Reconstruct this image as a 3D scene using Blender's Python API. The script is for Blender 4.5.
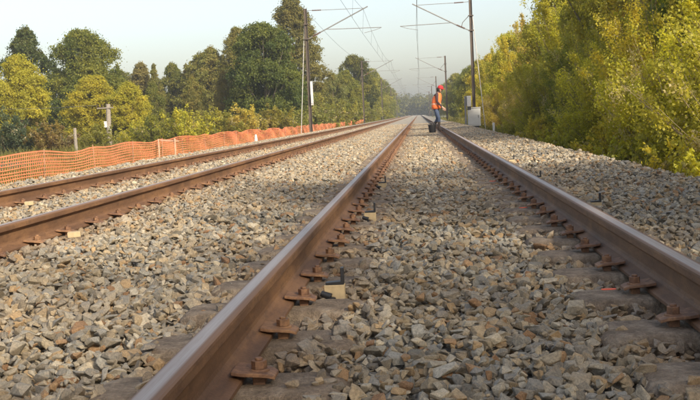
import bpy, bmesh, math, random
import numpy as np
from mathutils import Vector, Matrix, Euler

for o in list(bpy.data.objects):
    bpy.data.objects.remove(o)
SC = bpy.context.scene
COL = SC.collection
R = math.radians

# ------------------------------------------------------------------ camera
CAMX, CAMH, FPX = -0.1647, 0.5561, 1031.85
YAW, PITCH, ROLL = 0.0702, 0.0802, 0.0469
def cam_axes():
    c, s = math.cos(YAW), math.sin(YAW)
    r = Vector((c, s, 0)); fw = Vector((-s, c, 0)); up = Vector((0, 0, 1))
    f2 = fw * math.cos(PITCH) - up * math.sin(PITCH)
    u2 = fw * math.sin(PITCH) + up * math.cos(PITCH)
    rr = r * math.cos(ROLL) - u2 * math.sin(ROLL)
    uu = u2 * math.cos(ROLL) + r * math.sin(ROLL)
    return rr, uu, f2
RR, UU, FF = cam_axes()
cd = bpy.data.cameras.new('camera')
cd.sensor_width = 36.0
cd.lens = FPX / 700.0 * 36.0
cd.clip_start = 0.05
cd.clip_end = 6000
cam = bpy.data.objects.new('camera', cd)
COL.objects.link(cam)
cam.matrix_world = Matrix(((RR.x, UU.x, -FF.x, CAMX), (RR.y, UU.y, -FF.y, 0), (RR.z, UU.z, -FF.z, CAMH), (0, 0, 0, 1)))
SC.camera = cam

# ------------------------------------------------------------------ sky, sun, exposure
SUN_EL = R(30)
SUN_X, SUN_Y = 0.62, -0.785            # horizontal direction towards the sun: right and behind the camera
w = bpy.data.worlds.new('World')
SC.world = w
w.use_nodes = True
wn = w.node_tree
wn.nodes.clear()
sky = wn.nodes.new('ShaderNodeTexSky')
sky.sky_type = 'NISHITA'
sky.sun_disc = False
sky.sun_elevation = SUN_EL
sky.sun_rotation = math.atan2(SUN_X, SUN_Y)
sky.air_density = 1.0
sky.dust_density = 2.7
sky.ozone_density = 1.6
bgn = wn.nodes.new('ShaderNodeBackground')
bgn.inputs['Strength'].default_value = 0.15
wo = wn.nodes.new('ShaderNodeOutputWorld')
hs = wn.nodes.new('ShaderNodeHueSaturation')          # hazy, camera-balanced sky
hs.inputs['Saturation'].default_value = .72
wb = wn.nodes.new('ShaderNodeMix'); wb.data_type = 'RGBA'; wb.blend_type = 'MULTIPLY'
wb.inputs[0].default_value = 1.0
wb.inputs[7].default_value = (1.05, 1.0, .94, 1)
wn.links.new(sky.outputs[0], hs.inputs['Color'])
wn.links.new(hs.outputs[0], wb.inputs[6])
wn.links.new(wb.outputs[2], bgn.inputs['Color'])
wn.links.new(bgn.outputs[0], wo.inputs['Surface'])
sl = bpy.data.lights.new('sun', 'SUN')
sl.energy = 4.0
sl.angle = R(3.0)
sl.color = (1.0, 0.88, 0.70)
so = bpy.data.objects.new('sun', sl)
COL.objects.link(so)
sdir = Vector((SUN_X * math.cos(SUN_EL), SUN_Y * math.cos(SUN_EL), math.sin(SUN_EL)))
so.rotation_euler = sdir.to_track_quat('Z', 'Y').to_euler()
so.location = (20, -20, 30)
SC.view_settings.view_transform = 'Standard'
SC.view_settings.look = 'None'
SC.view_settings.exposure = 0.70
SC.view_settings.gamma = 1.0
SC.view_settings.use_curve_mapping = False
SC.render.engine = 'CYCLES'
SC.cycles.use_denoising = True
SC.cycles.max_bounces = 6
SC.cycles.transparent_max_bounces = 8
SC.cycles.volume_bounces = 0

# ------------------------------------------------------------------ helpers
def ony(x, y, Y):
    d = RR * ((x - 350) / FPX) - UU * ((y - 200) / FPX) + FF
    k = Y / d.y
    return Vector((CAMX + d.x * k, Y, CAMH + d.z * k))

def mat(name):
    m = bpy.data.materials.new(name)
    m.use_nodes = True
    nt = m.node_tree
    b = nt.nodes['Principled BSDF']
    return m, nt, b

def N(nt, kind, **kw):
    n = nt.nodes.new(kind)
    for k, v in kw.items():
        setattr(n, k, v)
    return n

def ramp(nt, fac, stops, interp='LINEAR'):
    n = nt.nodes.new('ShaderNodeValToRGB')
    n.color_ramp.interpolation = interp
    el = n.color_ramp.elements
    while len(el) < len(stops):
        el.new(0.5)
    for e, (p, c) in zip(el, stops):
        e.position = p
        e.color = (*c, 1) if len(c) == 3 else c
    nt.links.new(fac, n.inputs[0])
    return n.outputs[0]

def noise(nt, coord, scale, detail=4, rough=0.6):
    n = nt.nodes.new('ShaderNodeTexNoise')
    n.inputs['Scale'].default_value = scale
    n.inputs['Detail'].default_value = detail
    n.inputs['Roughness'].default_value = rough
    if coord is not None:
        nt.links.new(coord, n.inputs['Vector'])
    return n.outputs[0]

def coords(nt, which='Object', scale=None):
    if which == 'World':
        g = nt.nodes.new('ShaderNodeNewGeometry').outputs['Position']
    else:
        g = nt.nodes.new('ShaderNodeTexCoord').outputs[which]
    if scale:
        mp = nt.nodes.new('ShaderNodeMapping')
        mp.inputs['Scale'].default_value = scale
        nt.links.new(g, mp.inputs[0])
        g = mp.outputs[0]
    return g

def bump(nt, b, h, strength=0.3, dist=0.01):
    n = nt.nodes.new('ShaderNodeBump')
    n.inputs['Strength'].default_value = strength
    n.inputs['Distance'].default_value = dist
    nt.links.new(h, n.inputs['Height'])
    nt.links.new(n.outputs[0], b.inputs['Normal'])

def mixc(nt, fac, a, b_, mode='MIX'):
    n = nt.nodes.new('ShaderNodeMix')
    n.data_type = 'RGBA'
    n.blend_type = mode
    n.clamp_factor = True
    for sock, v in ((n.inputs[0], fac), (n.inputs[6], a), (n.inputs[7], b_)):
        if isinstance(v, (int, float)):
            sock.default_value = v
        elif isinstance(v, tuple):
            sock.default_value = (*v, 1) if len(v) == 3 else v
        else:
            nt.links.new(v, sock)
    return n.outputs[2]

def math_(nt, op, a, b_=None, clamp=False):
    n = nt.nodes.new('ShaderNodeMath')
    n.operation = op
    n.use_clamp = clamp
    for i, v in enumerate((a, b_)):
        if v is None:
            continue
        if isinstance(v, (int, float)):
            n.inputs[i].default_value = v
        else:
            nt.links.new(v, n.inputs[i])
    return n.outputs[0]

def plain(name, col, rough=0.7, metal=0.0, var=0.25, scale=20.0, bmp=0.15, which='Object'):
    m, nt, b = mat(name)
    c = coords(nt, which)
    n = noise(nt, c, scale)
    lo = tuple(x * (1 - var) for x in col)
    hi = tuple(min(1, x * (1 + var)) for x in col)
    nt.links.new(ramp(nt, n, [(0.3, lo), (0.7, hi)]), b.inputs['Base Color'])
    b.inputs['Roughness'].default_value = rough
    b.inputs['Metallic'].default_value = metal
    if bmp:
        bump(nt, b, n, bmp, 0.004)
    return m

# ------------------------------------------------------------------ materials
def m_stone():
    m, nt, b = mat('crushed_stone')
    oi = N(nt, 'ShaderNodeObjectInfo')
    base = ramp(nt, oi.outputs['Random'], [
        (0.0, (.17, .16, .135)), (.06, (.32, .295, .245)), (.17, (.26, .26, .245)), (.28, (.39, .355, .285)), (.37, (.23, .225, .205)),
        (.46, (.33, .285, .21)), (.56, (.33, .325, .295)), (.65, (.42, .345, .24)), (.73, (.48, .445, .37)), (.80, (.29, .24, .17)), (.86, (.40, .29, .17)),
        (.91, (.34, .22, .125)), (.94, (.53, .47, .36)), (.975, (.27, .16, .09))], 'CONSTANT')
    oc = coords(nt, 'Object')
    n1 = noise(nt, oc, 2.2, 6, .65)
    n2 = noise(nt, oc, 9.0, 5, .7)
    wp = coords(nt, 'World')
    n3 = noise(nt, wp, .9, 3, .5)
    # iron dust staining, stronger in patches and beside the rails
    dirt = mixc(nt, math_(nt, 'MULTIPLY', ramp(nt, n3, [(.42, (0, 0, 0)), (.68, (1, 1, 1))]), .28), base, (.36, .25, .14))
    st = mixc(nt, math_(nt, 'MULTIPLY', ramp(nt, n1, [(.45, (0, 0, 0)), (.7, (1, 1, 1))]), .5), dirt, (.25, .19, .125))
    f = ramp(nt, n2, [(.30, (.55, .55, .55)), (.70, (1.55, 1.53, 1.49))])
    xs = N(nt, 'ShaderNodeSeparateXYZ'); nt.links.new(wp, xs.inputs[0])
    dmin = None
    for rx in (-.7535, .7535, -4.2435, -2.7365):
        dd = math_(nt, 'ABSOLUTE', math_(nt, 'SUBTRACT', xs.outputs[0], rx))
        dmin = dd if dmin is None else math_(nt, 'MINIMUM', dmin, dd)
    near = math_(nt, 'MULTIPLY', ramp(nt, dmin, [(.10, (1, 1, 1)), (.42, (0, 0, 0))]), math_(nt, 'ADD', math_(nt, 'MULTIPLY', n1, .8), .1), True)
    st = mixc(nt, near, st, (.20, .125, .075))
    st = mixc(nt, 1.0, st, (.95, .92, .87), 'MULTIPLY')
    nt.links.new(mixc(nt, 1.0, st, f, 'MULTIPLY'), b.inputs['Base Color'])
    b.inputs['Roughness'].default_value = .88
    b.inputs['Specular IOR Level'].default_value = .3
    hb = mixc(nt, .5, n2, noise(nt, oc, 28, 3, .6))
    bump(nt, b, hb, .4, .05)
    return m
M_STONE = m_stone()

def m_bed():
    m, nt, b = mat('ballast_underlayer')
    wp = coords(nt, 'World')
    v = N(nt, 'ShaderNodeTexVoronoi')
    v.inputs['Scale'].default_value = 17
    nt.links.new(wp, v.inputs['Vector'])
    v2 = N(nt, 'ShaderNodeTexVoronoi')
    v2.inputs['Scale'].default_value = 17
    v2.feature = 'DISTANCE_TO_EDGE'
    nt.links.new(wp, v2.inputs['Vector'])
    sep = N(nt, 'ShaderNodeSeparateColor')
    nt.links.new(v.outputs['Color'], sep.inputs[0])
    c = ramp(nt, sep.outputs[0], [(0, (.19, .175, .15)), (.4, (.30, .28, .235)), (.7, (.36, .31, .23)), (1, (.45, .41, .34))])
    nt.links.new(c, b.inputs['Base Color'])
    b.inputs['Roughness'].default_value = .95
    bump(nt, b, math_(nt, 'MINIMUM', v2.outputs['Distance'], .3), 1.0, .05)
    return m
M_BED = m_bed()

def m_ground():
    m, nt, b = mat('rough_grass_ground')
    wp = coords(nt, 'World')
    n = noise(nt, wp, .35, 6, .65)
    n2 = noise(nt, wp, 6, 4, .7)
    c = ramp(nt, n, [(.3, (.06, .075, .022)), (.5, (.12, .115, .042)), (.68, (.19, .15, .075))])
    c2 = mixc(nt, 1.0, c, ramp(nt, n2, [(.3, (.6, .6, .6)), (.7, (1.3, 1.3, 1.3))]), 'MULTIPLY')
    nt.links.new(c2, b.inputs['Base Color'])
    b.inputs['Roughness'].default_value = .95
    bump(nt, b, n2, .8, .06)
    return m
M_GROUND = m_ground()

def m_rust(name, dark, mid, light, sc=(9, 1.2, 9)):
    m, nt, b = mat(name)
    wp = coords(nt, 'World', sc)
    n = noise(nt, wp, 1.0, 6, .65)
    n2 = noise(nt, coords(nt, 'World'), 90, 4, .7)
    n3 = noise(nt, coords(nt, 'World'), 2.3, 4, .6)
    c = ramp(nt, n, [(.28, dark), (.5, mid), (.74, light)])
    c = mixc(nt, 1.0, c, ramp(nt, n2, [(.25, (.72, .72, .72)), (.75, (1.2, 1.2, 1.2))]), 'MULTIPLY')
    c = mixc(nt, math_(nt, 'MULTIPLY', ramp(nt, n3, [(.5, (0, 0, 0)), (.7, (1, 1, 1))]), .6), c, light)
    n4 = noise(nt, coords(nt, 'World', (14, 5, 22)), 1.6, 6, .75)
    c = mixc(nt, math_(nt, 'MULTIPLY', ramp(nt, n4, [(.52, (0, 0, 0)), (.62, (1, 1, 1))]), .55), c, dark)
    nt.links.new(c, b.inputs['Base Color'])
    b.inputs['Roughness'].default_value = .72
    b.inputs['Metallic'].default_value = .1
    bump(nt, b, n2, .35, .0025)
    return m
M_RUST = m_rust('rail_rust', (.090, .045, .022), (.160, .081, .040), (.27, .14, .06))
M_CLIP = m_rust('clip_rust', (.095, .050, .030), (.19, .098, .055), (.36, .20, .095), (30, 30, 30))
M_MAST = m_rust('mast_steel', (.06, .046, .037), (.085, .066, .052), (.12, .09, .068), (6, 6, .7))

def m_railtop():
    m, nt, b = mat('rail_running_surface')
    wp = coords(nt, 'World', (90, .35, 90))
    n = noise(nt, wp, 1.0, 5, .6)
    n2 = noise(nt, coords(nt, 'World', (60, 3, 60)), 1.5, 5, .7)
    ox = N(nt, 'ShaderNodeSeparateXYZ')
    nt.links.new(coords(nt, 'Object'), ox.inputs[0])
    # the wheel-worn band runs along the middle of the head, brown to either side of it
    dist = math_(nt, 'ABSOLUTE', math_(nt, 'ADD', ox.outputs[0], .004))
    band = math_(nt, 'ADD', math_(nt, 'MULTIPLY', dist, -130.0), 3.1, True)
    band = math_(nt, 'MULTIPLY', band, math_(nt, 'ADD', math_(nt, 'MULTIPLY', n, 1.3), .25), True)
    c = mixc(nt, band, (.18, .10, .058), (.38, .32, .285))
    c = mixc(nt, math_(nt, 'MULTIPLY', ramp(nt, n2, [(.45, (0, 0, 0)), (.8, (1, 1, 1))]), .5), c, (.20, .13, .09))
    nt.links.new(c, b.inputs['Base Color'])
    nt.links.new(ramp(nt, band, [(0, (.7, .7, .7)), (1, (.42, .42, .42))]), b.inputs['Roughness'])
    nt.links.new(math_(nt, 'MULTIPLY', band, .35), b.inputs['Metallic'])
    bump(nt, b, n, .05, .001)
    return m
M_RAILTOP = m_railtop()

def m_block():
    m, nt, b = mat('rust_stained_concrete')
    wp = coords(nt, 'World')
    n = noise(nt, wp, 13, 6, .75)
    n2 = noise(nt, wp, 70, 4, .7)
    c = ramp(nt, n, [(.3, (.12, .085, .058)), (.52, (.26, .195, .135)), (.72, (.42, .34, .25))])
    c = mixc(nt, 1.0, c, ramp(nt, n2, [(.25, (.65, .65, .65)), (.75, (1.25, 1.25, 1.25))]), 'MULTIPLY')
    nt.links.new(c, b.inputs['Base Color'])
    b.inputs['Roughness'].default_value = .92
    bump(nt, b, mixc(nt, .5, n, n2), 1.0, .035)
    return m
M_BLOCK = m_block()
M_WOODBLK = plain('pale_pine', (.46, .35, .20), .7, 0, .15, 40)
M_BLACK = plain('black_plastic', (.018, .018, .02), .5, 0, .2, 30)
M_ORANGE_PAINT = plain('orange_marking_paint', (.85, .13, .05), .6, 0, .15, 60)
M_NET = plain('orange_plastic_net', (.80, .25, .12), .55, 0, .18, 3, 0, 'World')
M_STAKE = plain('rusty_steel_stake', (.36, .20, .12), .6)
M_WHITE = plain('weathered_white_paint', (.62, .60, .56), .6)
M_STAY = plain('pale_zinc_tube', (.42, .41, .38), .6)
M_HURDLE = plain('faded_orange_timber', (.55, .33, .22), .7)
M_CAB = plain('light_grey_enamel', (.52, .52, .50), .5, 0, .06, 4)
M_DGREY = plain('dark_grey_fitting', (.06, .06, .06), .6)
M_GALV = plain('galvanised_steel', (.20, .20, .195), .65, .2, .15)
M_WIRE = plain('copper_wire_weathered', (.10, .10, .105), .5, .6, .1, 3, 0)
M_INS = plain('brown_porcelain', (.12, .06, .04), .25, 0, .2)
M_POLEWOOD = plain('grey_weathered_wood', (.22, .19, .155), .85, 0, .3, 12)

def m_leaf(name, second, trans=.35):
    m, nt, b = mat(name)
    oi = N(nt, 'ShaderNodeObjectInfo')
    a1 = N(nt, 'ShaderNodeAttribute', attribute_name='lv')
    a2 = N(nt, 'ShaderNodeAttribute', attribute_name='ly')
    a3 = N(nt, 'ShaderNodeAttribute', attribute_name='lw')
    fac = math_(nt, 'MULTIPLY', a2.outputs['Fac'], oi.outputs['Alpha'], True)
    c = mixc(nt, fac, oi.outputs['Color'], second)
    c = mixc(nt, a3.outputs['Fac'], c, (.52, .45, .33))
    v = ramp(nt, a1.outputs['Fac'], [(0, (.62, .66, .6)), (1, (1.4, 1.32, 1.2))])
    c = mixc(nt, 1.0, c, v, 'MULTIPLY')
    nt.links.new(c, b.inputs['Base Color'])
    b.inputs['Roughness'].default_value = .55
    b.inputs['Specular IOR Level'].default_value = .35
    t = N(nt, 'ShaderNodeBsdfTranslucent')
    nt.links.new(mixc(nt, 1.0, c, (1.35, 1.25, .6), 'MULTIPLY'), t.inputs['Color'])
    mx = N(nt, 'ShaderNodeMixShader')
    mx.inputs[0].default_value = trans
    nt.links.new(b.outputs[0], mx.inputs[1])
    nt.links.new(t.outputs[0], mx.inputs[2])
    nt.links.new(mx.outputs[0], nt.nodes['Material Output'].inputs['Surface'])
    return m
M_LEAF = m_leaf('leaf_yellowing', (.47, .43, .055), .58)
M_LEAFB = m_leaf('leaf_browning', (.28, .23, .065), .55)

def m_bark():
    m, nt, b = mat('tree_bark')
    c = coords(nt, 'Object', (1, 1, .25))
    n = noise(nt, c, 14, 5, .7)
    nt.links.new(ramp(nt, n, [(.3, (.07, .055, .04)), (.7, (.20, .165, .125))]), b.inputs['Base Color'])
    b.inputs['Roughness'].default_value = .9
    bump(nt, b, n, .5, .02)
    return m
M_BARK = m_bark()
M_TWIGPALE = plain('dry_pale_stem', (.27, .215, .14), .85, 0, .25, 3)
M_TWIG = plain('twig_bark', (.17, .13, .085), .85, 0, .3, 3)

# ------------------------------------------------------------------ mesh / object helpers
class MB:
    def __init__(s):
        s.v = []; s.f = []; s.m = []
    def add(s, vs, fs, mi=0):
        o = len(s.v)
        s.v += [tuple(x) for x in vs]
        s.f += [tuple(i + o for i in f) for f in fs]
        s.m += [mi] * len(fs)
    def box(s, x0, x1, y0, y1, z0, z1, mi=0):
        s.add([(x0, y0, z0), (x1, y0, z0), (x1, y1, z0), (x0, y1, z0), (x0, y0, z1), (x1, y0, z1), (x1, y1, z1), (x0, y1, z1)],
              [(0, 3, 2, 1), (4, 5, 6, 7), (0, 1, 5, 4), (1, 2, 6, 5), (2, 3, 7, 6), (3, 0, 4, 7)], mi)
    def tube(s, pts, rad, n=6, mi=0, cap=True):
        pts = [Vector(p) for p in pts]
        rad = rad if isinstance(rad, (list, tuple)) else [rad] * len(pts)
        o = len(s.v); vs = []; prev = None
        for i, p in enumerate(pts):
            d = (pts[min(i + 1, len(pts) - 1)] - pts[max(i - 1, 0)]).normalized()
            a = d.cross(Vector((0, 0, 1)) if abs(d.z) < .9 else Vector((1, 0, 0))).normalized() if prev is None else (prev - d * prev.dot(d)).normalized()
            prev = a
            bb = d.cross(a)
            for k in range(n):
                t = 2 * math.pi * k / n
                vs.append(p + (a * math.cos(t) + bb * math.sin(t)) * rad[i])
        fs = []
        for i in range(len(pts) - 1):
            for k in range(n):
                fs.append((i * n + k, i * n + (k + 1) % n, (i + 1) * n + (k + 1) % n, (i + 1) * n + k))
        if cap:
            fs.append(tuple(range(n - 1, -1, -1)))
            fs.append(tuple((len(pts) - 1) * n + k for k in range(n)))
        s.add(vs, fs, mi)
    def prism(s, poly, y0, y1, mi=0, axis='y'):
        n = len(poly)
        f = {'y': lambda a, b_, t: (a, t, b_), 'z': lambda a, b_, t: (a, b_, t), 'x': lambda a, b_, t: (t, a, b_)}[axis]
        vs = [f(a, b_, y0) for a, b_ in poly] + [f(a, b_, y1) for a, b_ in poly]
        s.add(vs, [tuple(range(n))] + [tuple(range(2 * n - 1, n - 1, -1))] + [(i, i + n, (i + 1) % n + n, (i + 1) % n) for i in range(n)], mi)
    def lathe(s, prof, n=12, c=(0, 0, 0), mi=0):
        vs = []; fs = []
        for r, z in prof:
            for k in range(n):
                t = 2 * math.pi * k / n
                vs.append((c[0] + r * math.cos(t), c[1] + r * math.sin(t), c[2] + z))
        for i in range(len(prof) - 1):
            for k in range(n):
                fs.append((i * n + k, i * n + (k + 1) % n, (i + 1) * n + (k + 1) % n, (i + 1) * n + k))
        fs.append(tuple(range(n - 1, -1, -1)))
        fs.append(tuple((len(prof) - 1) * n + k for k in range(n)))
        s.add(vs, fs, mi)
    def mesh(s, name, mats, smooth=None, bevel=0):
        me = bpy.data.meshes.new(name)
        me.from_pydata(s.v, [], s.f)
        me.polygons.foreach_set('material_index', s.m)
        bm = bmesh.new(); bm.from_mesh(me)
        bmesh.ops.recalc_face_normals(bm, faces=bm.faces)
        if bevel:
            bmesh.ops.bevel(bm, geom=[e for e in bm.edges if e.calc_face_angle(0) > .5], offset=bevel, segments=1, affect='EDGES')
        bm.to_mesh(me); bm.free()
        for m_ in (mats if isinstance(mats, (list, tuple)) else [mats]):
            me.materials.append(m_)
        if smooth is not None:
            me.shade_smooth()
            me.set_sharp_from_angle(angle=R(smooth))
        return me

def link(name, me, parent=None, loc=None, rot=None):
    o = bpy.data.objects.new(name, me)
    COL.objects.link(o)
    if parent is not None:
        o.parent = parent
    if loc is not None:
        o.location = loc
    if rot is not None:
        o.rotation_euler = rot
    return o
def build(mb, name, mats, parent=None, loc=None, rot=None, smooth=None, bevel=0):
    return link(name, mb.mesh(name, mats, smooth, bevel), parent, loc, rot)
def tag(o, label=None, cat=None, group=None, kind=None):
    if label: o['label'] = label
    if cat: o['category'] = cat
    if group: o['group'] = group
    if kind: o['kind'] = kind
    return o
def thing(name, label, cat, loc=(0, 0, 0), rz=0, group=None):
    o = link(name, None, None, loc, (0, 0, rz))
    return tag(o, label, cat, group)
def copy_tree(o, parent=None):
    c = o.copy()
    COL.objects.link(c)
    c.parent = parent
    for ch in o.children:
        copy_tree(ch, c)
    return c
ORD = ['first', 'second', 'third', 'fourth', 'fifth', 'sixth', 'seventh', 'eighth', 'ninth', 'tenth', 'eleventh', 'twelfth', 'thirteenth', 'fourteenth', 'fifteenth', 'sixteenth']

# ------------------------------------------------------------------ ground
GROUND_Z = -0.95
gm = MB()
gm.box(-1100, 1100, -120, 1100, GROUND_Z - .5, GROUND_Z)
tag(build(gm, 'ground', M_GROUND), kind='structure')

# ------------------------------------------------------------------ ballast
G = 0.7535
DX = -3.49                     # centre of the far (left) track
PX = np.array([-7.2, -6.55, -5.75, -5.5, -5.0, -2.3, -1.6, -.1, .1, 1.3, 2.0, 2.25, 2.5, 3.4, 3.6])
PZ = np.array([-1.0, -.72, -.12, -.095, -.150, -.150, -.172, -.165, -.165, -.19, -.115, -.125, -.24, -.92, -1.0])
def prof(x):
    return np.interp(x, PX, PZ)
bxs = np.concatenate([np.arange(-7.2, 3.61, .3)])
bys = np.concatenate([np.arange(-6, 80, 2.0), np.arange(80, 521, 20.0)])
vs = []; fs = []
rs = np.random.RandomState(3)
for j, y in enumerate(bys):
    for x in bxs:
        vs.append((x, y, float(prof(x)) - .065 + (rs.rand() - .5) * .012 + (.045 if y > 74 else 0)))
nx = len(bxs)
for j in range(len(bys) - 1):
    for i in range(nx - 1):
        fs.append((j * nx + i, j * nx + i + 1, (j + 1) * nx + i + 1, (j + 1) * nx + i))
bm_ = MB(); bm_.add(vs, fs)
ballast = tag(build(bm_, 'ballast_bed', M_BED, smooth=60), kind='structure')

# stone shapes
def stone_mesh(i):
    rg = np.random.RandomState(100 + i)
    n = rg.randint(9, 15)
    d = rg.normal(size=(n, 3)); d /= np.linalg.norm(d, axis=1)[:, None]
    ax = np.array([1.0, rg.uniform(.52, .92), rg.uniform(.34, .72)])
    pts = np.sign(d) * np.abs(d) ** .72 * ax * rg.uniform(.82, 1.08, size=(n, 1))
    pts = pts / np.abs(pts[:, 0]).max() * .5
    bm = bmesh.new()
    for p in pts:
        bm.verts.new(p)
    r_ = bmesh.ops.convex_hull(bm, input=bm.verts)
    bmesh.ops.delete(bm, geom=[g for g in r_['geom_interior'] if isinstance(g, bmesh.types.BMVert)], context='VERTS')
    bmesh.ops.dissolve_limit(bm, angle_limit=R(14), verts=bm.verts, edges=bm.edges)
    bmesh.ops.bevel(bm, geom=list(bm.edges), offset=.022, segments=1, affect='EDGES', clamp_overlap=True)
    bmesh.ops.recalc_face_normals(bm, faces=bm.faces)
    me = bpy.data.meshes.new('stone')
    bm.to_mesh(me); bm.free()
    me.materials.append(M_STONE)
    return me
NV = 28
STONES = [stone_mesh(i) for i in range(NV)]
scol = bpy.data.collections.new('stone_shapes')
for i, me in enumerate(STONES):
    o = bpy.data.objects.new('stone_shape_%02d' % i, me)
    scol.objects.link(o)

SLEEP0, PITCHS = 2.79, 0.6
rg = np.random.RandomState(7)
def scatter(y0, y1, dens, smean):
    area = (y1 - y0) * 10.4
    n = int(area * dens)
    x = rg.uniform(-6.9, 3.5, n); y = rg.uniform(y0, y1, n)
    s = np.clip(rg.lognormal(math.log(smean), .31, n), .024, .088)
    xl = CAMX - .455 * y - 1.8; xr = CAMX + .285 * y + 1.6
    k = (x > xl) & (x < xr)
    return x[k], y[k], s[k]
A = [scatter(1.9, 13, 1450, .0425), scatter(13, 30, 850, .050)]
sx = np.concatenate([a[0] for a in A]); sy = np.concatenate([a[1] for a in A]); ss = np.concatenate([a[2] for a in A])
perm = rg.permutation(len(sx)); sx, sy, ss = sx[perm], sy[perm], ss[perm]
def near_rail(x, r):
    k = np.zeros(x.shape, bool)
    for c in (-G, G, DX - G, DX + G):
        k |= np.abs(x - c) < .078 + r
    return k
def over_block(x, y, r):
    k = np.zeros(x.shape, bool)
    ph = np.abs(((y - SLEEP0 + .3) % PITCHS) - .3) < .135 + r * .5
    for c in (-G, G, DX - G, DX + G):
        k |= (np.abs(x - c) < .27 + r * .3)
    return k & ph
def near_clip(x, y, r):
    k = np.zeros(x.shape, bool)
    ph = np.abs(((y - SLEEP0 + .3) % PITCHS) - .3) < .08 + r
    for c in (-G, G, DX - G, DX + G):
        k |= (np.abs(x - c) < .18 + r)
    return k & ph
# places where small objects stand directly
PROPS = [(-.54, 4.20), (-.54, 7.31), (-.565, 10.45), (1.13, 7.82), (1.05, 10.95), (1.15, 15.1)]
WBLK = [(-2.47, 6.65), (-3.97, 9.75)]
drop = near_rail(sx, ss * .40)
ob = over_block(sx, sy, ss * .5)
drop |= ob & (rg.rand(len(sx)) > np.where(sx < -2, .5, .07))
drop |= near_clip(sx, sy, ss * .4) & ((sx > -2) | (rg.rand(len(sx)) > .45))
for (px_, py_) in PROPS + WBLK:
    drop |= (np.abs(sx - px_) < .075) & (np.abs(sy - py_) < .07)
sx, sy, ss = sx[~drop], sy[~drop], ss[~drop]
# drop the stones one by one onto a height map so that they pile up on one another
RES = .015
GX0, GY0 = -7.1, 1.7
gx = np.arange(GX0, 3.8, RES); gy = np.arange(GY0, 30.4, RES)
H = np.repeat((prof(gx) - .062)[:, None], len(gy), 1).astype(np.float32)
blk = over_block(np.repeat(gx[:, None], len(gy), 1), np.repeat(gy[None, :], len(gx), 0), 0)
H[blk] = np.maximum(H[blk], -.172)
sz = np.empty(len(sx)); tilt = np.empty((len(sx), 2))
KER = {}
for rc in range(1, 6):
    a = np.arange(-rc, rc + 1)
    d2 = (a[:, None] ** 2 + a[None, :] ** 2) / (rc + .5) ** 2
    KER[rc] = (1 - np.clip(d2, 0, 1)).astype(np.float32)
ix = ((sx - GX0) / RES).astype(int); iy = ((sy - GY0) / RES).astype(int)
for q in range(len(sx)):
    rc = min(5, max(1, int(ss[q] * .42 / RES + .5)))
    i, j = ix[q], iy[q]
    win = H[i - rc:i + rc + 1, j - rc:j + rc + 1]
    if win.shape != (2 * rc + 1, 2 * rc + 1):
        sz[q] = -9; continue
    th = ss[q] * .56
    mean = float(win.mean())
    if mean > float(np.interp(sx[q], PX, PZ)) + .012:
        sz[q] = -9; continue
    zc = mean + th * .30
    sz[q] = zc
    tilt[q] = ((win[:, -1].mean() - win[:, 0].mean()) / (2 * rc * RES), (win[0].mean() - win[-1].mean()) / (2 * rc * RES))
    k = KER[rc]
    np.maximum(win, np.where(k > 0, zc - th * .15 + th * .45 * k, -9), out=win)
ok = sz > -5
sx, sy, sz, ss, tilt = sx[ok], sy[ok], sz[ok], ss[ok], tilt[ok]
tx = np.clip(np.arctan(tilt[:, 0]) * .8 + rg.normal(0, .38, len(sx)), -1.1, 1.1)
ty = np.clip(np.arctan(tilt[:, 1]) * .8 + rg.normal(0, .30, len(sx)), -.9, .9)
rot = np.stack([tx, ty, rg.uniform(0, 6.283, len(sx))], 1)
idx = rg.randint(0, NV, len(sx))
# how much of each shows: tops near or above the final height map
top = sz + ss * .22
loc = H[((sx - GX0) / RES).astype(int), ((sy - GY0) / RES).astype(int)]
dep = (sx - CAMX) * FF.x + sy * FF.y + (sz - CAMH) * FF.z
u = 350 + FPX * ((sx - CAMX) * RR.x + sy * RR.y + (sz - CAMH) * RR.z) / dep
v = 200 - FPX * ((sx - CAMX) * UU.x + sy * UU.y + (sz - CAMH) * UU.z) / dep
vis = (u > 3) & (u < 697) & (v > 3) & (v < 397) & (top > loc - .006)
score = np.where(vis, ss / dep, 0)
big = np.argsort(-score)[:300]
for q in big:
    o = bpy.data.objects.new('stone', STONES[idx[q]])
    COL.objects.link(o)
    o.parent = ballast
    o.location = (sx[q], sy[q], sz[q]); o.rotation_euler = rot[q]; o.scale = (ss[q] / 1.0,) * 3
keep = np.ones(len(sx), bool); keep[big] = False
FX, FY, FS = scatter(30, 78, 300, .075)
kf = ~(near_rail(FX, FS * .4) | (over_block(FX, FY, FS * .5) & (rg.rand(len(FX)) > .1)))
FX, FY, FS = FX[kf], FY[kf], FS[kf]
FZ = prof(FX) - .03 + rg.uniform(-.012, .012, len(FX))
P = np.concatenate([np.stack([sx, sy, sz], 1)[keep], np.stack([FX, FY, FZ], 1)])
RO = np.concatenate([rot[keep], np.stack([rg.normal(0, .3, len(FX)), rg.normal(0, .3, len(FX)), rg.uniform(0, 6.28, len(FX))], 1)])
SCL = np.concatenate([ss[keep], FS])
IDX = np.concatenate([idx[keep], rg.randint(0, NV, len(FX))])
pm = bpy.data.meshes.new('gravel')
pm.vertices.add(len(P))
pm.vertices.foreach_set('co', P.astype(np.float32).ravel())
for nm, typ, dat, key in (('rot', 'FLOAT_VECTOR', RO, 'vector'), ('scl', 'FLOAT', SCL, 'value'), ('idx', 'INT', IDX, 'value')):
    at = pm.attributes.new(nm, typ, 'POINT')
    at.data.foreach_set(key, dat.astype(np.int32 if typ == 'INT' else np.float32).ravel())
pm.update()
gravel = tag(link('gravel', pm, ballast), kind='stuff')
ng = bpy.data.node_groups.new('stone_scatter', 'GeometryNodeTree')
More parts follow.
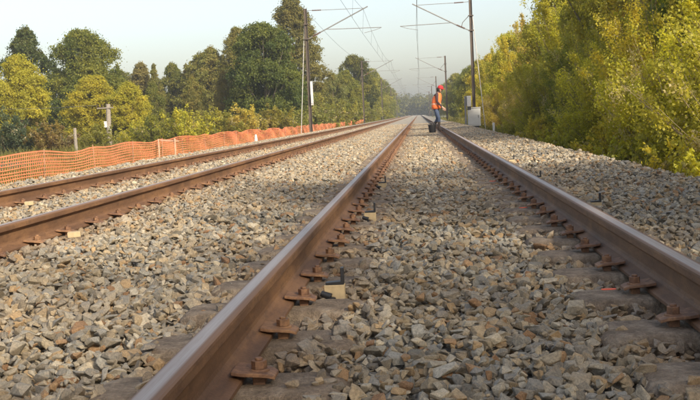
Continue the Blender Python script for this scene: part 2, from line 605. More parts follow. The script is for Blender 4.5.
ng.interface.new_socket('Geometry', in_out='INPUT', socket_type='NodeSocketGeometry')
ng.interface.new_socket('Geometry', in_out='OUTPUT', socket_type='NodeSocketGeometry')
gi = ng.nodes.new('NodeGroupInput'); go = ng.nodes.new('NodeGroupOutput')
iop = ng.nodes.new('GeometryNodeInstanceOnPoints')
ci = ng.nodes.new('GeometryNodeCollectionInfo')
ci.inputs['Collection'].default_value = scol
ci.inputs['Separate Children'].default_value = True
ci.inputs['Reset Children'].default_value = True
def named(nm, typ):
    n = ng.nodes.new('GeometryNodeInputNamedAttribute'); n.data_type = typ
    n.inputs['Name'].default_value = nm
    return n.outputs['Attribute']
e2r = ng.nodes.new('FunctionNodeEulerToRotation')
ng.links.new(named('rot', 'FLOAT_VECTOR'), e2r.inputs[0])
ng.links.new(gi.outputs[0], iop.inputs['Points'])
ng.links.new(ci.outputs[0], iop.inputs['Instance'])
iop.inputs['Pick Instance'].default_value = True
ng.links.new(named('idx', 'INT'), iop.inputs['Instance Index'])
ng.links.new(e2r.outputs[0], iop.inputs['Rotation'])
ng.links.new(named('scl', 'FLOAT'), iop.inputs['Scale'])
ng.links.new(iop.outputs[0], go.inputs[0])
md = gravel.modifiers.new('scatter', 'NODES'); md.node_group = ng

# ------------------------------------------------------------------ rails
RH = .165
half = [(.072, -RH), (.072, -.1535), (.066, -.150), (.042, -.1425), (.022, -.134), (.012, -.124), (.0088, -.112), (.0085, -.085), (.0088, -.062),
        (.0125, -.052), (.022, -.0455), (.0345, -.040), (.0362, -.0375), (.0362, -.0145), (.0345, -.0075), (.030, -.0035), (.022, -.0013), (.011, -.0003), (0, 0)]
poly = [(x, z) for x, z in half] + [(-x, z) for x, z in half[-2::-1]]
def rail_mesh():
    mb = MB()
    n = len(poly)
    ys = [-3.0, 420.0]
    vs = [(x, y, z) for y in ys for x, z in poly]
    for i in range(n):
        a, b_ = poly[i], poly[(i + 1) % n]
        top_ = min(a[1], b_[1]) > -.008 and max(abs(a[0]), abs(b_[0])) < .0346
        o = len(mb.v)
        mb.add([(a[0], ys[0], a[1]), (b_[0], ys[0], b_[1]), (b_[0], ys[1], b_[1]), (a[0], ys[1], a[1])], [(0, 1, 2, 3)], 1 if top_ else 0)
    mb.add([(x, ys[0], z) for x, z in poly], [tuple(range(n))])
    mb.add([(x, ys[1], z) for x, z in poly], [tuple(range(n))])
    me = bpy.data.meshes.new('rail')
    me.from_pydata(mb.v, [], mb.f)
    me.polygons.foreach_set('material_index', mb.m)
    bm = bmesh.new(); bm.from_mesh(me)
    bmesh.ops.remove_doubles(bm, verts=bm.verts, dist=1e-5)
    bmesh.ops.recalc_face_normals(bm, faces=bm.faces)
    bm.to_mesh(me); bm.free()
    me.materials.append(M_RUST); me.materials.append(M_RAILTOP)
    me.shade_smooth(); me.set_sharp_from_angle(angle=R(32))
    return me
RM = rail_mesh()
for x, lab in ((-G, 'large worn steel rail running from the bottom left foreground into the distance'),
               (G, 'brown steel rail on the right, ahead of the worker and beside the gravel shoulder'),
               (DX + G, 'shaded rusty rail of the other track, the nearer of its two rails'),
               (DX - G, 'sunlit rusty rail of the other track next to the orange net fence')):
    tag(link('rail', RM, None, (x, 0, 0)), lab, 'rail', 'rails of the two tracks')

# ------------------------------------------------------------------ sleepers with clips and bolts
def block_mesh():
    mb = MB()
    def ring(hx, hy, z, r, cx=0):
        out = []
        for sx_, sy_, a0 in ((1, 1, 0), (-1, 1, 90), (-1, -1, 180), (1, -1, 270)):
            for k in range(4):
                a = R(a0 + k * 30)
                out.append((cx + sx_ * (hx - r) + r * math.cos(a), sy_ * (hy - r) + r * math.sin(a), z))
        return out
    rings = [ring(.385, .155, -.40, .03), ring(.36, .14, -.195, .05), ring(.345, .125, -.178, .06), ring(.325, .108, -.172, .06)]
    n = 16
    vs = [p for r_ in rings for p in r_]
    fs = []
    for i in range(3):
        for k in range(n):
            fs.append((i * n + k, i * n + (k + 1) % n, (i + 1) * n + (k + 1) % n, (i + 1) * n + k))
    fs.append(tuple(range(3 * n, 4 * n))); fs.append(tuple(range(n - 1, -1, -1)))
    mb.add(vs, fs)
    return mb.mesh('concrete_block', M_BLOCK, 50)
BLOCKM = block_mesh()
def clip_mesh():
    mb = MB()
    sect = [(.042, -.1350), (.072, -.1400), (.108, -.1430), (.140, -.1480), (.160, -.1560)]
    wid = [.060, .060, .056, .046, .038]
    t = .011
    vs = []
    for (x, z), w_ in zip(sect, wid):
        vs += [(x, -w_, z), (x, w_, z), (x, w_, z + t), (x, -w_, z + t)]
    fs = [(0, 1, 2, 3), (16, 19, 18, 17)]
    for i in range(4):
        for k in range(4):
            fs.append((i * 4 + k, (i + 1) * 4 + k, (i + 1) * 4 + (k + 1) % 4, i * 4 + (k + 1) % 4))
    mb.add(vs, fs)
    mb.box(.095, .130, -.020, .020, -.173, -.150)
    return mb.mesh('clip', M_CLIP, None, .0018)
CLIPM = clip_mesh()
def bolt_mesh():
    mb = MB()
    mb.lathe([(.029, -.139), (.029, -.132), (.026, -.130)], 14, (.112, 0, 0))
    hx = [(.0225 * math.cos(R(60 * k + 12)) + .112, .0225 * math.sin(R(60 * k + 12))) for k in range(6)]
    mb.prism(hx, -.130, -.107, 0, 'z')
    mb.lathe([(.0115, -.107), (.0115, -.101), (.0095, -.099)], 10, (.112, 0, 0))
    return mb.mesh('bolt', M_CLIP, None, .0012)
BOLTM = bolt_mesh()
tb = MB(); tb.box(-.45, .45, -.025, .025, -.34, -.29)
TIEM = tb.mesh('tie_bar', M_RUST)
sl_proto = link('sleeper', None)
for s in (-1, 1):
    link('concrete_block', BLOCKM, sl_proto, (s * (G + .005), 0, 0), (0, 0, 0 if s > 0 else math.pi))
link('tie_bar', TIEM, sl_proto)
for rx in (-G, G):
    for s in (1, -1):
        c = link('clip', CLIPM, sl_proto, (rx, 0, 0), (0, 0, 0 if s > 0 else math.pi))
        link('bolt', BOLTM, c, (0, 0, 0), (0, 0, 0))
# one-mesh sleeper for those too far to show their parts
fm = MB()
for me, xs in ((BLOCKM, (-G, G)),):
    for x0 in xs:
        fm.add([(v_.co.x + x0, v_.co.y, v_.co.z) for v_ in me.vertices], [tuple(p.vertices) for p in me.polygons])
for rx in (-G, G):
    for s in (1, -1):
        for me in (CLIPM, BOLTM):
            fm.add([(rx + s * v_.co.x, s * v_.co.y, v_.co.z) for v_ in me.vertices], [tuple(p.vertices) for p in me.polygons], 1)
fm.box(-.45, .45, -.025, .025, -.34, -.29)
FARSL = fm.mesh('sleeper', [M_BLOCK, M_CLIP])
rj = random.Random(5)
first = True
SLEEPERS = {}
for tname, tx_, n0, n1, nparts in (('near', 0, 0, 92, 36), ('far', DX, 5, 80, 34)):
    cnt = 0
    for n in range(n0, n1):
        y = SLEEP0 + PITCHS * n
        if n < nparts:
            o = sl_proto if first else copy_tree(sl_proto)
            first = False
            for ch in o.children:
                if ch.name.startswith('clip'):
                    for bb in ch.children:
                        a = rj.uniform(-.5, .5)
                        bb.rotation_euler = (0, 0, 0)
        else:
            o = link('sleeper', FARSL)
        o.location = (tx_ + rj.uniform(-.008, .008), y + rj.uniform(-.012, .012), 0)
        o.rotation_euler = (0, 0, rj.uniform(-.012, .012))
        if tname == 'near':
            SLEEPERS[n] = o
            if n < 12:
                tag(o, 'brown stained sleeper of the near track, %s from the bottom of the picture' % ORD[n], 'sleeper', 'sleepers of the near track')
            else:
                tag(o, 'small distant sleeper of the near track, one of the row beyond the twelfth', 'sleeper', 'distant sleepers of the near track')
        else:
            tag(o, 'sleeper half buried in gravel under the other track on the left', 'sleeper', 'sleepers of the other track')
# orange paint marks on sleeper blocks
for n, dx, dy in ((2, .565, .10), (8, .57, .06), (13, .57, .06)):
    mb = MB()
    r_ = random.Random(n)
    pts = [(.036 * math.cos(R(a)) * r_.uniform(.8, 1.15), .014 * math.sin(R(a)) * r_.uniform(.7, 1.2)) for a in range(0, 360, 30)]
    mb.prism(pts, 0, .004, 0, 'z')
    o = build(mb, 'paint_mark', M_ORANGE_PAINT, SLEEPERS[n], (dx, dy, -.1765 if abs(dy) > .1 else -.171))
    if dy >= .1:
        o.location.z = -.1735

# ------------------------------------------------------------------ marker blocks with black angle brackets
def marker(label, loc, z, wood=True):
    t = thing('marker_bracket', label, 'track marker', (loc[0], loc[1], z), 0, 'black angle brackets set beside the rails')
    mb = MB(); mb.box(-.042, .042, -.028, .028, -.03, .038)
    build(mb, 'wooden_block', M_WOODBLK, t, bevel=.002)
    mb = MB()
    mb.prism([(-.036, .0382), (.040, .0382), (.040, .108), (.027, .108), (.027, .052), (-.036, .048)], -.021, .021)
    build(mb, 'angle_bracket', M_BLACK, t, bevel=.0015)
    mb = MB()
    mb.tube([(-.052, -.05, .010), (-.012, -.058, -.004)], [.012, .015], 10)
    mb.lathe([(.02, -.02), (.02, -.008), (.016, -.006)], 10, (-.012, -.058, 0))
    build(mb, 'rubber_stub', M_BLACK, t, smooth=40)
    return t
marker('cream wooden block with upright black bracket beside the big left rail, nearest of all', PROPS[0], -.166)
marker('wooden block with black bracket at the left rail, second from the front', PROPS[1], -.166)
marker('small wooden block with black bracket at the left rail, third from the front', PROPS[2], -.166)
marker('black angle bracket on the gravel shoulder behind the right rail, nearest one', PROPS[3], -.205)
marker('black angle bracket behind the right rail, middle of the three', PROPS[4], -.205)
marker('black angle bracket behind the right rail, farthest of the three', PROPS[5], -.205)
for (x, y), z, lab in ((WBLK[0], -.15, 'pale wooden block lying on gravel in front of the shaded left rail'),
                       (WBLK[1], -.15, 'pale wooden block lying between the two rails of the other track')):
    mb = MB(); mb.box(-.042, .042, -.03, .03, 0, .036)
    tag(build(mb, 'wooden_block', M_WOODBLK, None, (x, y, z), (0.05, -.04, .25), bevel=.003), lab, 'wooden block', 'loose wooden blocks')

# ------------------------------------------------------------------ orange net fence
def fence():
    t = thing('net_fence', 'long orange plastic net fence running behind the left track', 'fence', (-8, 8, GROUND_Z))
    rg_ = np.random.RandomState(11)
    Y0, Y1 = 0.0, 143.0
    ys = np.arange(Y0, Y1 + .01, .5)
    stake = np.arange(0, 143, 3.25)
    def xo(y): return .05 * math.sin(y * .43) + .03 * math.sin(y * 1.13 + 1)
    def toph(y):
        k = (y % 3.25) / 3.25
        return 1.08 - .055 * math.sin(math.pi * k) * (1 + .9 * math.sin(y * .9)) + .02 * math.sin(y * .17 + 2) + .05 * math.sin(y * .051)
    rows = 16
    mb = MB()
    for i in range(rows):
        f = i / (rows - 1)
        w_ =   .026 if i in (0, rows - 1) else .0165
        for k in range(len(ys) - 1):
            ya, yb = ys[k], ys[k + 1]
            q = []
            for y in (ya, yb):
                hh = .06 + (toph(y) - .06) * f + .008 * math.sin(y * 1.1 + i * 1.7)
                xx = xo(y) + .018 * math.sin(y * 1.7 + i * .6)
                q.append((xx, y, hh))
            (x0, y0, z0), (x1, y1, z1) = q
            tt = .004
            vs = []
            for (x_, y_, z_) in q:
                vs += [(x_ - tt, y_, z_ - w_ / 2), (x_ + tt, y_, z_ - w_ / 2), (x_ + tt, y_, z_ + w_ / 2), (x_ - tt, y_, z_ + w_ / 2)]
            mb.add(vs, [(0, 1, 5, 4), (1, 2, 6, 5), (2, 3, 7, 6), (3, 0, 4, 7)])
    y = Y0
    while y < Y1 - .3:
        w_ = .006 if y < 55 else .013
        pts = [0, .33, .66, 1]
        vs = []
        for f in pts:
            hh = .06 + (toph(y) - .06) * f
            xx = xo(y) + .03 * math.sin(y * 1.7 + f * 7)
            yy = y + .02 * math.sin(f * 9 + y)
            vs += [(xx - .0025, yy - w_, hh), (xx + .0025, yy - w_, hh), (xx + .0025, yy + w_, hh), (xx - .0025, yy + w_, hh)]
        fs = []
        for i in range(3):
            for k in range(4):
                fs.append((i * 4 + k, i * 4 + (k + 1) % 4, i * 4 + 4 + (k + 1) % 4, i * 4 + 4 + k))
        mb.add(vs, fs)
        y += .11 if y < 55 else .20
    tag(build(mb, 'netting', M_NET, t), kind='stuff')
    sm = MB(); sm.tube([(0, 0, -.15), (.01, 0, 1.14)], .010, 6)
    sme = sm.mesh('stake', M_STAKE)
    for i, y in enumerate(stake):
        link('stake', sme, t, (xo(y) + .03, y, 0), (rg_.uniform(-.06, .06), rg_.uniform(-.06, .06), 0))
fence()
# white hand-gate frame in front of the net, and loose posts
t = thing('white_frame', 'pale hurdle of two posts and a top bar before the orange net', 'hurdle', (-7.6, 30, GROUND_Z), R(80))
for s in (-.27, .27):
    mb = MB(); mb.box(-.018, .018, -.018, .018, -.1, 1.12)
    build(mb, 'post', M_HURDLE, t, (0, s, 0), bevel=.004)
mb = MB(); mb.box(-.016, .016, -.30, .30, 1.04, 1.08)
build(mb, 'top_bar', M_HURDLE, t, (.038, 0, 0), (R(4), 0, 0), bevel=.004)
t.rotation_euler = (0, 0, R(75))
mb = MB(); mb.tube([(0, 0, -.1), (0, 0, 1.62)], [.11, .09], 8)
tag(build(mb, 'fence_post', M_POLEWOOD, None, (-20.5, 60, GROUND_Z)), 'short grey wooden post in front of the autumn trees behind the net', 'post')
mb = MB(); mb.tube([(0, 0, -.1), (0, 0, .85)], .06, 8)
tag(build(mb, 'marker_post', M_WHITE, None, (3.75, 55, GROUND_Z)), 'small white marker post at the foot of the right hand shoulder', 'post')
# traffic-cone like white marker against the net
mb = MB(); mb.lathe([(.20, 0), (.20, .04), (.14, .05), (.05, .78), (.03, .80)], 14)
tag(build(mb, 'marker_cone', M_WHITE, None, (-7.5, 46, GROUND_Z + .12)), 'pale cone standing against the orange net fence', 'cone')

# ------------------------------------------------------------------ overhead line masts
def insulator(parent, a, b_, name='insulator', r=.055):
    a = Vector(a); b_ = Vector(b_)
    mb = MB(); L = (b_ - a).length; n = 7
    prof_ = []
    for i in range(n):
        z = L * i / n
        prof_ += [(r * .45, z), (r, z + L / n * .35), (r * .45, z + L / n * .7)]
    prof_.append((r * .4, L))
    mb.lathe(prof_, 10)
    o = build(mb, name, M_INS, parent, a, smooth=30)
    o.rotation_euler = (b_ - a).to_track_quat('Z', 'Y').to_euler()
    return o
def mast(label, loc, side, track_dx, strut=True, group='overhead line masts'):
    """side: +1 mast stands right of its track; track_dx: x from mast to its track centre."""
    t = thing('overhead_mast', label, 'mast', loc, 0, group)
    zb = loc[2]
    HT = 7.75 - zb
    mb = MB()
    h_, w_, tf = .10, .09, .014
    mb.prism([(-h_, -w_), (-h_ + tf, -w_), (-h_ + tf, -.006), (h_ - tf, -.006), (h_ - tf, -w_), (h_, -w_), (h_, w_), (h_ - tf, w_), (h_ - tf, .006), (-h_ + tf, .006), (-h_ + tf, w_), (-h_, w_)], -.3, HT, 0, 'z')
    build(mb, 'pole', M_MAST, t)
    mb = MB(); mb.box(-.32, .32, -.32, .32, -.3, .18)
    build(mb, 'foundation', M_BLOCK, t, bevel=.03)
    d = 1 if track_dx > 0 else -1
    e = abs(track_dx)
    def Q(x, z): return (d * x, 0, z - zb)
    mb = MB(); mb.tube([Q(.95, 5.98 + .2), Q(e + .30, 7.68)], .038, 8)
    mb.tube([Q(.16, 5.80), Q(.42, 5.925)], .032, 8)
    c = build(mb, 'cantilever_tube', M_GALV, t, smooth=40)
    insulator(t, Q(.42, 5.925), Q(.95, 6.18), r=.075)
    mb = MB(); mb.tube([Q(1.05, 7.60), Q(e + .08, 7.58)], .020, 6); mb.tube([Q(.12, 7.62), Q(.45, 7.61)], .020, 6)
    build(mb, 'top_stay', M_GALV, t)
    insulator(t, Q(.45, 7.61), Q(1.05, 7.60), r=.055)
    mb = MB(); mb.tube([Q(1.25, 6.34), Q(e + 1.15, 6.28)], .026, 6)
    build(mb, 'registration_tube', M_GALV, t)
    mb = MB(); mb.tube([Q(e + 1.10, 6.26), Q(e + .75, 6.14), Q(e + .0, 5.98)], .016, 6)
    build(mb, 'steady_arm', M_GALV, t)
    mb = MB(); mb.tube([Q(.1, 6.75), Q(.55, 6.30), Q(.62, 6.0)], .022, 6); mb.box(-.17, .17, -.13, .13, 5.74 - zb, 5.82 - zb); mb.box(-.17, .17, -.13, .13, 6.7 - zb, 6.76 - zb)
    build(mb, 'bracket', M_MAST, t)
    if strut:
        mb = MB(); mb.tube([(-d * .10, 0, 6.72 - zb), (-d * .72, .0, -.1)], .026, 8)
        build(mb, 'stay_tube', M_STAY, t, smooth=40)
    return t
LM = [(68, 'brown left mast with pale stay tube, standing nearest beside the orange net'), (135, 'second mast on the left, where the orange net ends'),
      (205, 'third mast of the left row, seen against the trees'), (275, 'fourth mast of the left row, small and distant'), (345, 'farthest mast of the left row')]
RMs = [(68, 'tall brown right mast rising behind the grey cabinet'), (133, 'second mast of the right row, just behind the worker'),
       (205, 'third mast of the right row, above the worker'), (275, 'fourth mast of the right row, small above the worker'), (345, 'farthest mast of the right row')]
for i, (y, lab) in enumerate(LM):
    t = mast(lab, (-7.3, y, GROUND_Z), -1, 3.8, i == 0)
    if i == 0:
        mb = MB(); mb.box(.10, .26, -.16, -.10, 2.4, 3.95); mb.box(.12, .24, -.22, -.16, 2.5, 3.1)
        build(mb, 'plate', M_CAB, t)
for i, (y, lab) in enumerate(RMs):
    mast(lab, (3.45, y, GROUND_Z), 1, -3.45, i == 0)

# overhead wires
def overhead(label, x0):
    t = thing('overhead_line', label, 'overhead wire', (x0, 0, 0))
    sup = [-66, 1, 68, 135, 205, 275, 345, 415]
    mw = []; cw = []
    for k in range(len(sup) - 1):
        a, b_ = sup[k], sup[k + 1]
        for i in range(12):
            f = i / 12
            y = a + (b_ - a) * f
            st = .18 * (1 if k % 2 else -1) * (1 - 2 * f)
            mw.append((0, y, 7.50 - 1.0 * 4 * f * (1 - f) * .85))
            cw.append((st * .6, y, 5.95 - .03 * 4 * f * (1 - f)))
    mb = MB(); mb.tube(mw, .008, 5); build(mb, 'messenger_wire', M_WIRE, t)
    mb = MB(); mb.tube(cw, .008, 5); build(mb, 'contact_wire', M_WIRE, t)
    for k in range(6, len(mw), 2):
        if mw[k][1] < 20 or mw[k][1] > 300:
            continue
        mb = MB(); mb.tube([mw[k], cw[k]], .006, 4); build(mb, 'dropper', M_WIRE, t)
overhead('wires hanging above the near track, seen end on over the vanishing point', 0)
overhead('wires hanging above the left track, slanting down beside the left masts', DX)
mb = MB()
pts = []
for k in range(0, 41):
    f = k / 40
    y = -66 + 411 * f
    pts.append((-7.35, y, 7.72 - .5 * abs(math.sin(math.pi * (y - 1) / 67))))
mb.tube(pts, .010, 5)
tag(build(mb, 'feeder_wire', M_WIRE), 'single wire strung along the tops of the left masts', 'wire')

# ------------------------------------------------------------------ trackside cabinet and relay box
t = thing('cabinet', 'light grey trackside cabinet on a dark base in front of the right mast', 'cabinet', (3.32, 66, -.62))
mb = MB(); mb.box(-.40, .40, -.22, .22, .24, 1.36); build(mb, 'body', M_CAB, t, bevel=.015)
mb = MB(); mb.box(-.43, .43, -.26, .26, 1.363, 1.42); build(mb, 'lid', M_CAB, t, bevel=.012)
mb = MB(); mb.box(-.34, .34, -.236, -.223, .32, 1.28); dr = build(mb, 'door', M_CAB, t, bevel=.004)
mb = MB(); mb.box(.25, .28, -.262, -.238, .75, .92); build(mb, 'handle', M_DGREY, dr)
mb = MB(); mb.box(-.30, .30, -.18, .18, -.5, .237); build(mb, 'plinth', M_DGREY, t)
t = thing('relay_box', 'small white box on a grey post, left of the cabinet', 'relay box', (2.75, 65, -.6))
mb = MB(); mb.box(-.06, .06, -.05, .05, -.4, 2.12); build(mb, 'post', M_GALV, t, bevel=.008)
mb = MB(); mb.box(.10, .36, -.16, .16, 1.46, 2.12); bx_ = build(mb, 'housing', M_WHITE, t, bevel=.02)
mb = MB(); mb.box(.065, .097, -.10, .10, 1.52, 2.06); build(mb, 'back_plate', M_GALV, t)
mb = MB(); mb.box(.12, .34, -.12, .12, 1.24, 1.457); build(mb, 'cable_entry', M_DGREY, t, bevel=.01)

# ------------------------------------------------------------------ utility pole on the left
UPY = 76.0
UPP = ony(108, 104, UPY)
UPX = UPP.x
t = thing('utility_pole', 'grey wooden pole with crossarm in front of the yellow tree', 'utility pole', (UPX, UPY, GROUND_Z))
t.scale = (.8, .8, (UPP.z - GROUND_Z) / 4.0)
mb = MB(); mb.tube([(-.12, 0, -.3), (0, 0, 4.0)], [.27, .21], 9); build(mb, 'pole', M_POLEWOOD, t, smooth=40)
mb = MB(); mb.box(-1.0, .55, -.05, .05, 3.60, 3.70); build(mb, 'crossarm', M_POLEWOOD, t, (0, -.2, 0))
for x in (-.9, -.5, .45):
    insulator(t, (x, -.2, 3.69), (x, -.2, 3.93), r=.08)
mb = MB(); mb.box(-.42, -.16, -.34, -.18, 1.9, 2.45); build(mb, 'switch_box', M_WHITE, t, bevel=.02)
mb = MB(); mb.box(-.02, .2, -.30, -.17, 1.6, 2.0); build(mb, 'meter_box', M_CAB, t, bevel=.02)
for k, x in enumerate((-.9,)):
    mb = MB()
    zt = GROUND_Z + 3.93 * (UPP.z - GROUND_Z) / 4.0
    mb.tube([(UPX + x * .8, UPY - .16, zt), (UPX - 5, UPY - .5, zt - .05), (UPX - 11, UPY - 1, zt + .15), (UPX - 21, UPY - 2, zt + .6)], .014, 5)
    tag(build(mb, 'power_line', M_WIRE), 'thin cable running left from the wooden utility pole', 'cable')

# ------------------------------------------------------------------ foliage
def leaf_mesh(name, C, Nn, size, lv, ly, lw, mat_, asp=.78, fold=.12):
    rg_ = np.random.RandomState(len(C) % 9973)
    n = len(C)
    a = rg_.normal(size=(n, 3))
    T = np.cross(Nn, a); T /= np.linalg.norm(T, axis=1)[:, None] + 1e-9
    B = np.cross(Nn, T)
    L = size[:, None]
    V = np.empty((n, 4, 3), np.float32)
    V[:, 0] = C - T * L * .5
    V[:, 1] = C + B * L * asp * .5 + Nn * L * fold
    V[:, 2] = C + T * L * .5
    V[:, 3] = C - B * L * asp * .5 + Nn * L * fold
    me = bpy.data.meshes.new(name)
    me.vertices.add(n * 4); me.vertices.foreach_set('co', V.ravel())
    me.loops.add(n * 4); me.loops.foreach_set('vertex_index', np.arange(n * 4, dtype=np.int32))
    me.polygons.add(n); me.polygons.foreach_set('loop_start', np.arange(0, n * 4, 4, dtype=np.int32))
    for nm, d in (('lv', lv), ('ly', ly), ('lw', lw)):
        at = me.attributes.new(nm, 'FLOAT', 'FACE'); at.data.foreach_set('value', d.astype(np.float32))
    me.update(calc_edges=True)
    me.materials.append(mat_)
    return me

def unit(a):
    return a / (np.linalg.norm(a, axis=1)[:, None] + 1e-9)

def blob_tree(seed, H_, R_, z0, nblob, nleaf, lsize, profile, mat_, br=(.20, .34), spiky=.0, tip=.65):
    """Crown of many leaf clumps carried on limbs, inside an envelope given by profile(t) for t from crown base to top."""
    rg_ = np.random.RandomState(seed)
    cs = []; rr = []
    while len(cs) < nblob:
        t = rg_.rand() ** .85
        pr = profile(t) * R_ * rg_.uniform(.72, 1.16)
        a = rg_.uniform(0, 6.283)
        q = rg_.uniform(.35, 1.0) ** .5
        b_ = rg_.uniform(*br) * R_ * (tip + (1 - tip) * profile(t))
        rad = max(0, pr * q - b_ * .55)
        z = z0 + t * (H_ - z0) - b_ * .35
        cs.append((rad * math.cos(a), rad * math.sin(a), z)); rr.append(b_)
    cs = np.array(cs); rr = np.array(rr)
    wts = rr ** 2 / (rr ** 2).sum()
    pick = rg_.choice(nblob, nleaf, p=wts)
    nsp = 46
    spv0 = rg_.rand(nblob * nsp)
    dsp = unit(rg_.normal(size=(nblob * nsp, 3)))
    spk = pick * nsp + rg_.randint(0, nsp, nleaf)
    d = unit(dsp[spk] + rg_.normal(0, .17, (nleaf, 3)))
    flip = (d[:, 2] < -.25) & (rg_.rand(nleaf) < .7)
    d[flip, 2] *= -1
    shell = rg_.uniform(.35, 1.0, nleaf) ** .45 * (.82 + .36 * spv0[spk])
    shell *= 1 + (rg_.rand(nleaf) < .16) * rg_.uniform(0, .55, nleaf)
    # lumpy clumps
    ph = rg_.uniform(0, 6.28, (nblob, 3))
    lum = 1 + .22 * np.sin(d[:, 0] * 5 + ph[pick, 0]) * np.sin(d[:, 1] * 5 + ph[pick, 1]) + .15 * np.sin(d[:, 2] * 7 + ph[pick, 2])
    C = cs[pick] + d * (rr[pick] * shell * lum)[:, None] * np.array([1, 1, .82 + spiky])
    Nn = unit(d * .8 + rg_.normal(size=(nleaf, 3)) * .75 + np.array([0, 0, .35]))
    size = lsize * rg_.uniform(.6, 1.35, nleaf)
    spv = rg_.rand(nblob * nsp)
    bv = rg_.rand(nblob); by = np.clip(rg_.beta(1.2, 1.6, nblob) + .15 * rg_.normal(size=nblob), 0, 1)
    lv = np.clip(.3 * bv[pick] + .35 * spv[spk] + .35 * rg_.rand(nleaf), 0, 1)
    ly = np.clip(by[pick] * 1.1 + rg_.normal(0, .22, nleaf), 0, 1)
    crown = leaf_mesh('crown', C, Nn, size, lv, ly, np.zeros(nleaf), mat_)
    mb = MB()
    tr = max(.05, R_ * .055)
    mb.tube([(0, 0, -.3), (tr * .3, 0, z0 * .6), (-tr * .4, tr * .3, z0 + (H_ - z0) * .35), (0, 0, z0 + (H_ - z0) * .75)], [tr * 1.3, tr, tr * .65, tr * .15], 8)
    for k in range(min(nblob, 16)):
        b_ = cs[k]
        zs = z0 * .6 + (b_[2] - z0 * .6) * .35
        mid = Vector((b_[0] * .5, b_[1] * .5, zs + (b_[2] - zs) * .45))
        mb.tube([(0, 0, zs), mid, tuple(b_)], [tr * .45, tr * .28, tr * .1], 5, cap=False)
    trunk = mb.mesh('trunk', M_BARK, 50)
    return crown, trunk

def shoot_bush(seed, H_, R_, nstem, nleaf, lsize, mat_, pale=.05, lean=.5, leafy0=.03, spread=.17, twig=None):
    """Thicket of upright shoots with leaves set along them."""
    rg_ = np.random.RandomState(seed)
    mb = MB()
    C = []; Nn = []; lv = []; ly = []; lw = []; sz_ = []
    per = nleaf // nstem
    for s in range(nstem):
        a = rg_.uniform(0, 6.283); q = rg_.rand() ** .6
        bx0 = R_ * .45 * q * math.cos(a); by0 = R_ * .45 * q * math.sin(a)
        h = H_ * (1 - .45 * q ** 2) * rg_.uniform(.62, 1.06)
        tip = np.array([bx0 + R_ * (.55 * q + .1) * math.cos(a) + rg_.normal(0, .12) * R_, by0 + R_ * (.55 * q + .1) * math.sin(a) + rg_.normal(0, .12) * R_, h])
        mid = np.array([bx0 * 1.1 + (tip[0] - bx0) * .3, by0 * 1.1 + (tip[1] - by0) * .3, h * .55])
        p0 = np.array([bx0, by0, -.1])
        mb.tube([tuple(p0), tuple(mid), tuple(tip)], [.007 + .002 * h, .005 + .0015 * h, .002], 4, cap=False)
        n = max(4, int(per * rg_.uniform(.5, 1.5) * (h / H_)))
        # side twigs along the stem: leaves gather on them
        ntw = 9
        tt = rg_.uniform(leafy0, 1.0, ntw)
        tdir = unit(rg_.normal(size=(ntw, 3)) + np.array([math.cos(a) * .4, math.sin(a) * .4, .25]))
        tlen = spread * R_ * rg_.uniform(.5, 1.5, ntw) * (1.15 - .7 * tt)
        k = rg_.randint(0, ntw, n)
        t = np.clip(tt[k] + rg_.normal(0, .025, n), 0.02, 1.02)[:, None]
        base = (1 - t) ** 2 * p0 + 2 * t * (1 - t) * mid + t * t * tip
        off = tdir[k] * (tlen[k] * rg_.uniform(.15, 1.0, n))[:, None] + rg_.normal(0, .045 * (1 + R_ * .2), (n, 3))
        C.append(base + off)
        Nn.append(unit(rg_.normal(size=(n, 3)) * .8 + tdir[k] * .5 + np.array([0, 0, .6])))
        v0 = rg_.rand(); y0 = np.clip(rg_.beta(1.3, 1.5), 0, 1)
        lv.append(np.clip(.45 * v0 + .55 * rg_.rand(n), 0, 1))
        ly.append(np.clip(y0 + rg_.normal(0, .22, n), 0, 1))
        pw = (rg_.rand(ntw) < pale)
        lw.append(np.where(pw[k] & (t[:, 0] > .45), rg_.uniform(.4, .95, n), 0))
        sz_.append(lsize * rg_.uniform(.55, 1.35, n))
    C = np.concatenate(C); Nn = np.concatenate(Nn)
    crown = leaf_mesh('foliage', C, Nn, np.concatenate(sz_), np.concatenate(lv), np.concatenate(ly), np.concatenate(lw), mat_)
    return crown, mb.mesh('branchwork', twig or M_TWIG)

P_ROUND = lambda t: math.sqrt(max(0.02, 1 - (2 * t - .85) ** 2 / 1.35)) if t < .98 else .25
P_OVAL = lambda t: max(.12, math.sin(math.pi * min(1, .18 + t * .80)) ** .7)
P_CONE = lambda t: max(.04, (1 - t) ** 1.05) * (.8 + .2 * min(1, t * 6))
P_TALL = lambda t: max(.14, (math.sin(math.pi * min(1, .25 + t * .72))) ** .8)

TYPES = {
    'round': blob_tree(1, 9.8, 4.2, 1.2, 150, 100000, .165, P_ROUND, M_LEAF, (.13, .31)),
    'oval': blob_tree(2, 8.0, 3.4, .3, 140, 90000, .15, P_OVAL, M_LEAF, (.13, .32)),
    'tall': blob_tree(3, 15.5, 4.3, 1.4, 190, 110000, .17, P_TALL, M_LEAFB, (.11, .29)),
    'cone': blob_tree(4, 9.0, 3.3, .2, 170, 50000, .15, P_CONE, M_LEAFB, (.12, .26), .35, .22),
    'loose': blob_tree(5, 7.5, 2.6, .2, 90, 50000, .15, P_OVAL, M_LEAFB, (.18, .34)),
}
def put(kind, name, label, cat, loc, sc, rz, color, alpha, group, wid=1.0, z=GROUND_Z, names=('crown', 'trunk')):
    cr, tk = TYPES[kind]
    t = thing(name, label, cat, (loc[0], loc[1], z), rz, group)
    t.scale = (sc * wid, sc * wid, sc)
    c = link(names[0], cr, t); c.color = (*color, alpha)
    link(names[1], tk, t)
    return t
GL = 'trees behind the orange fence'
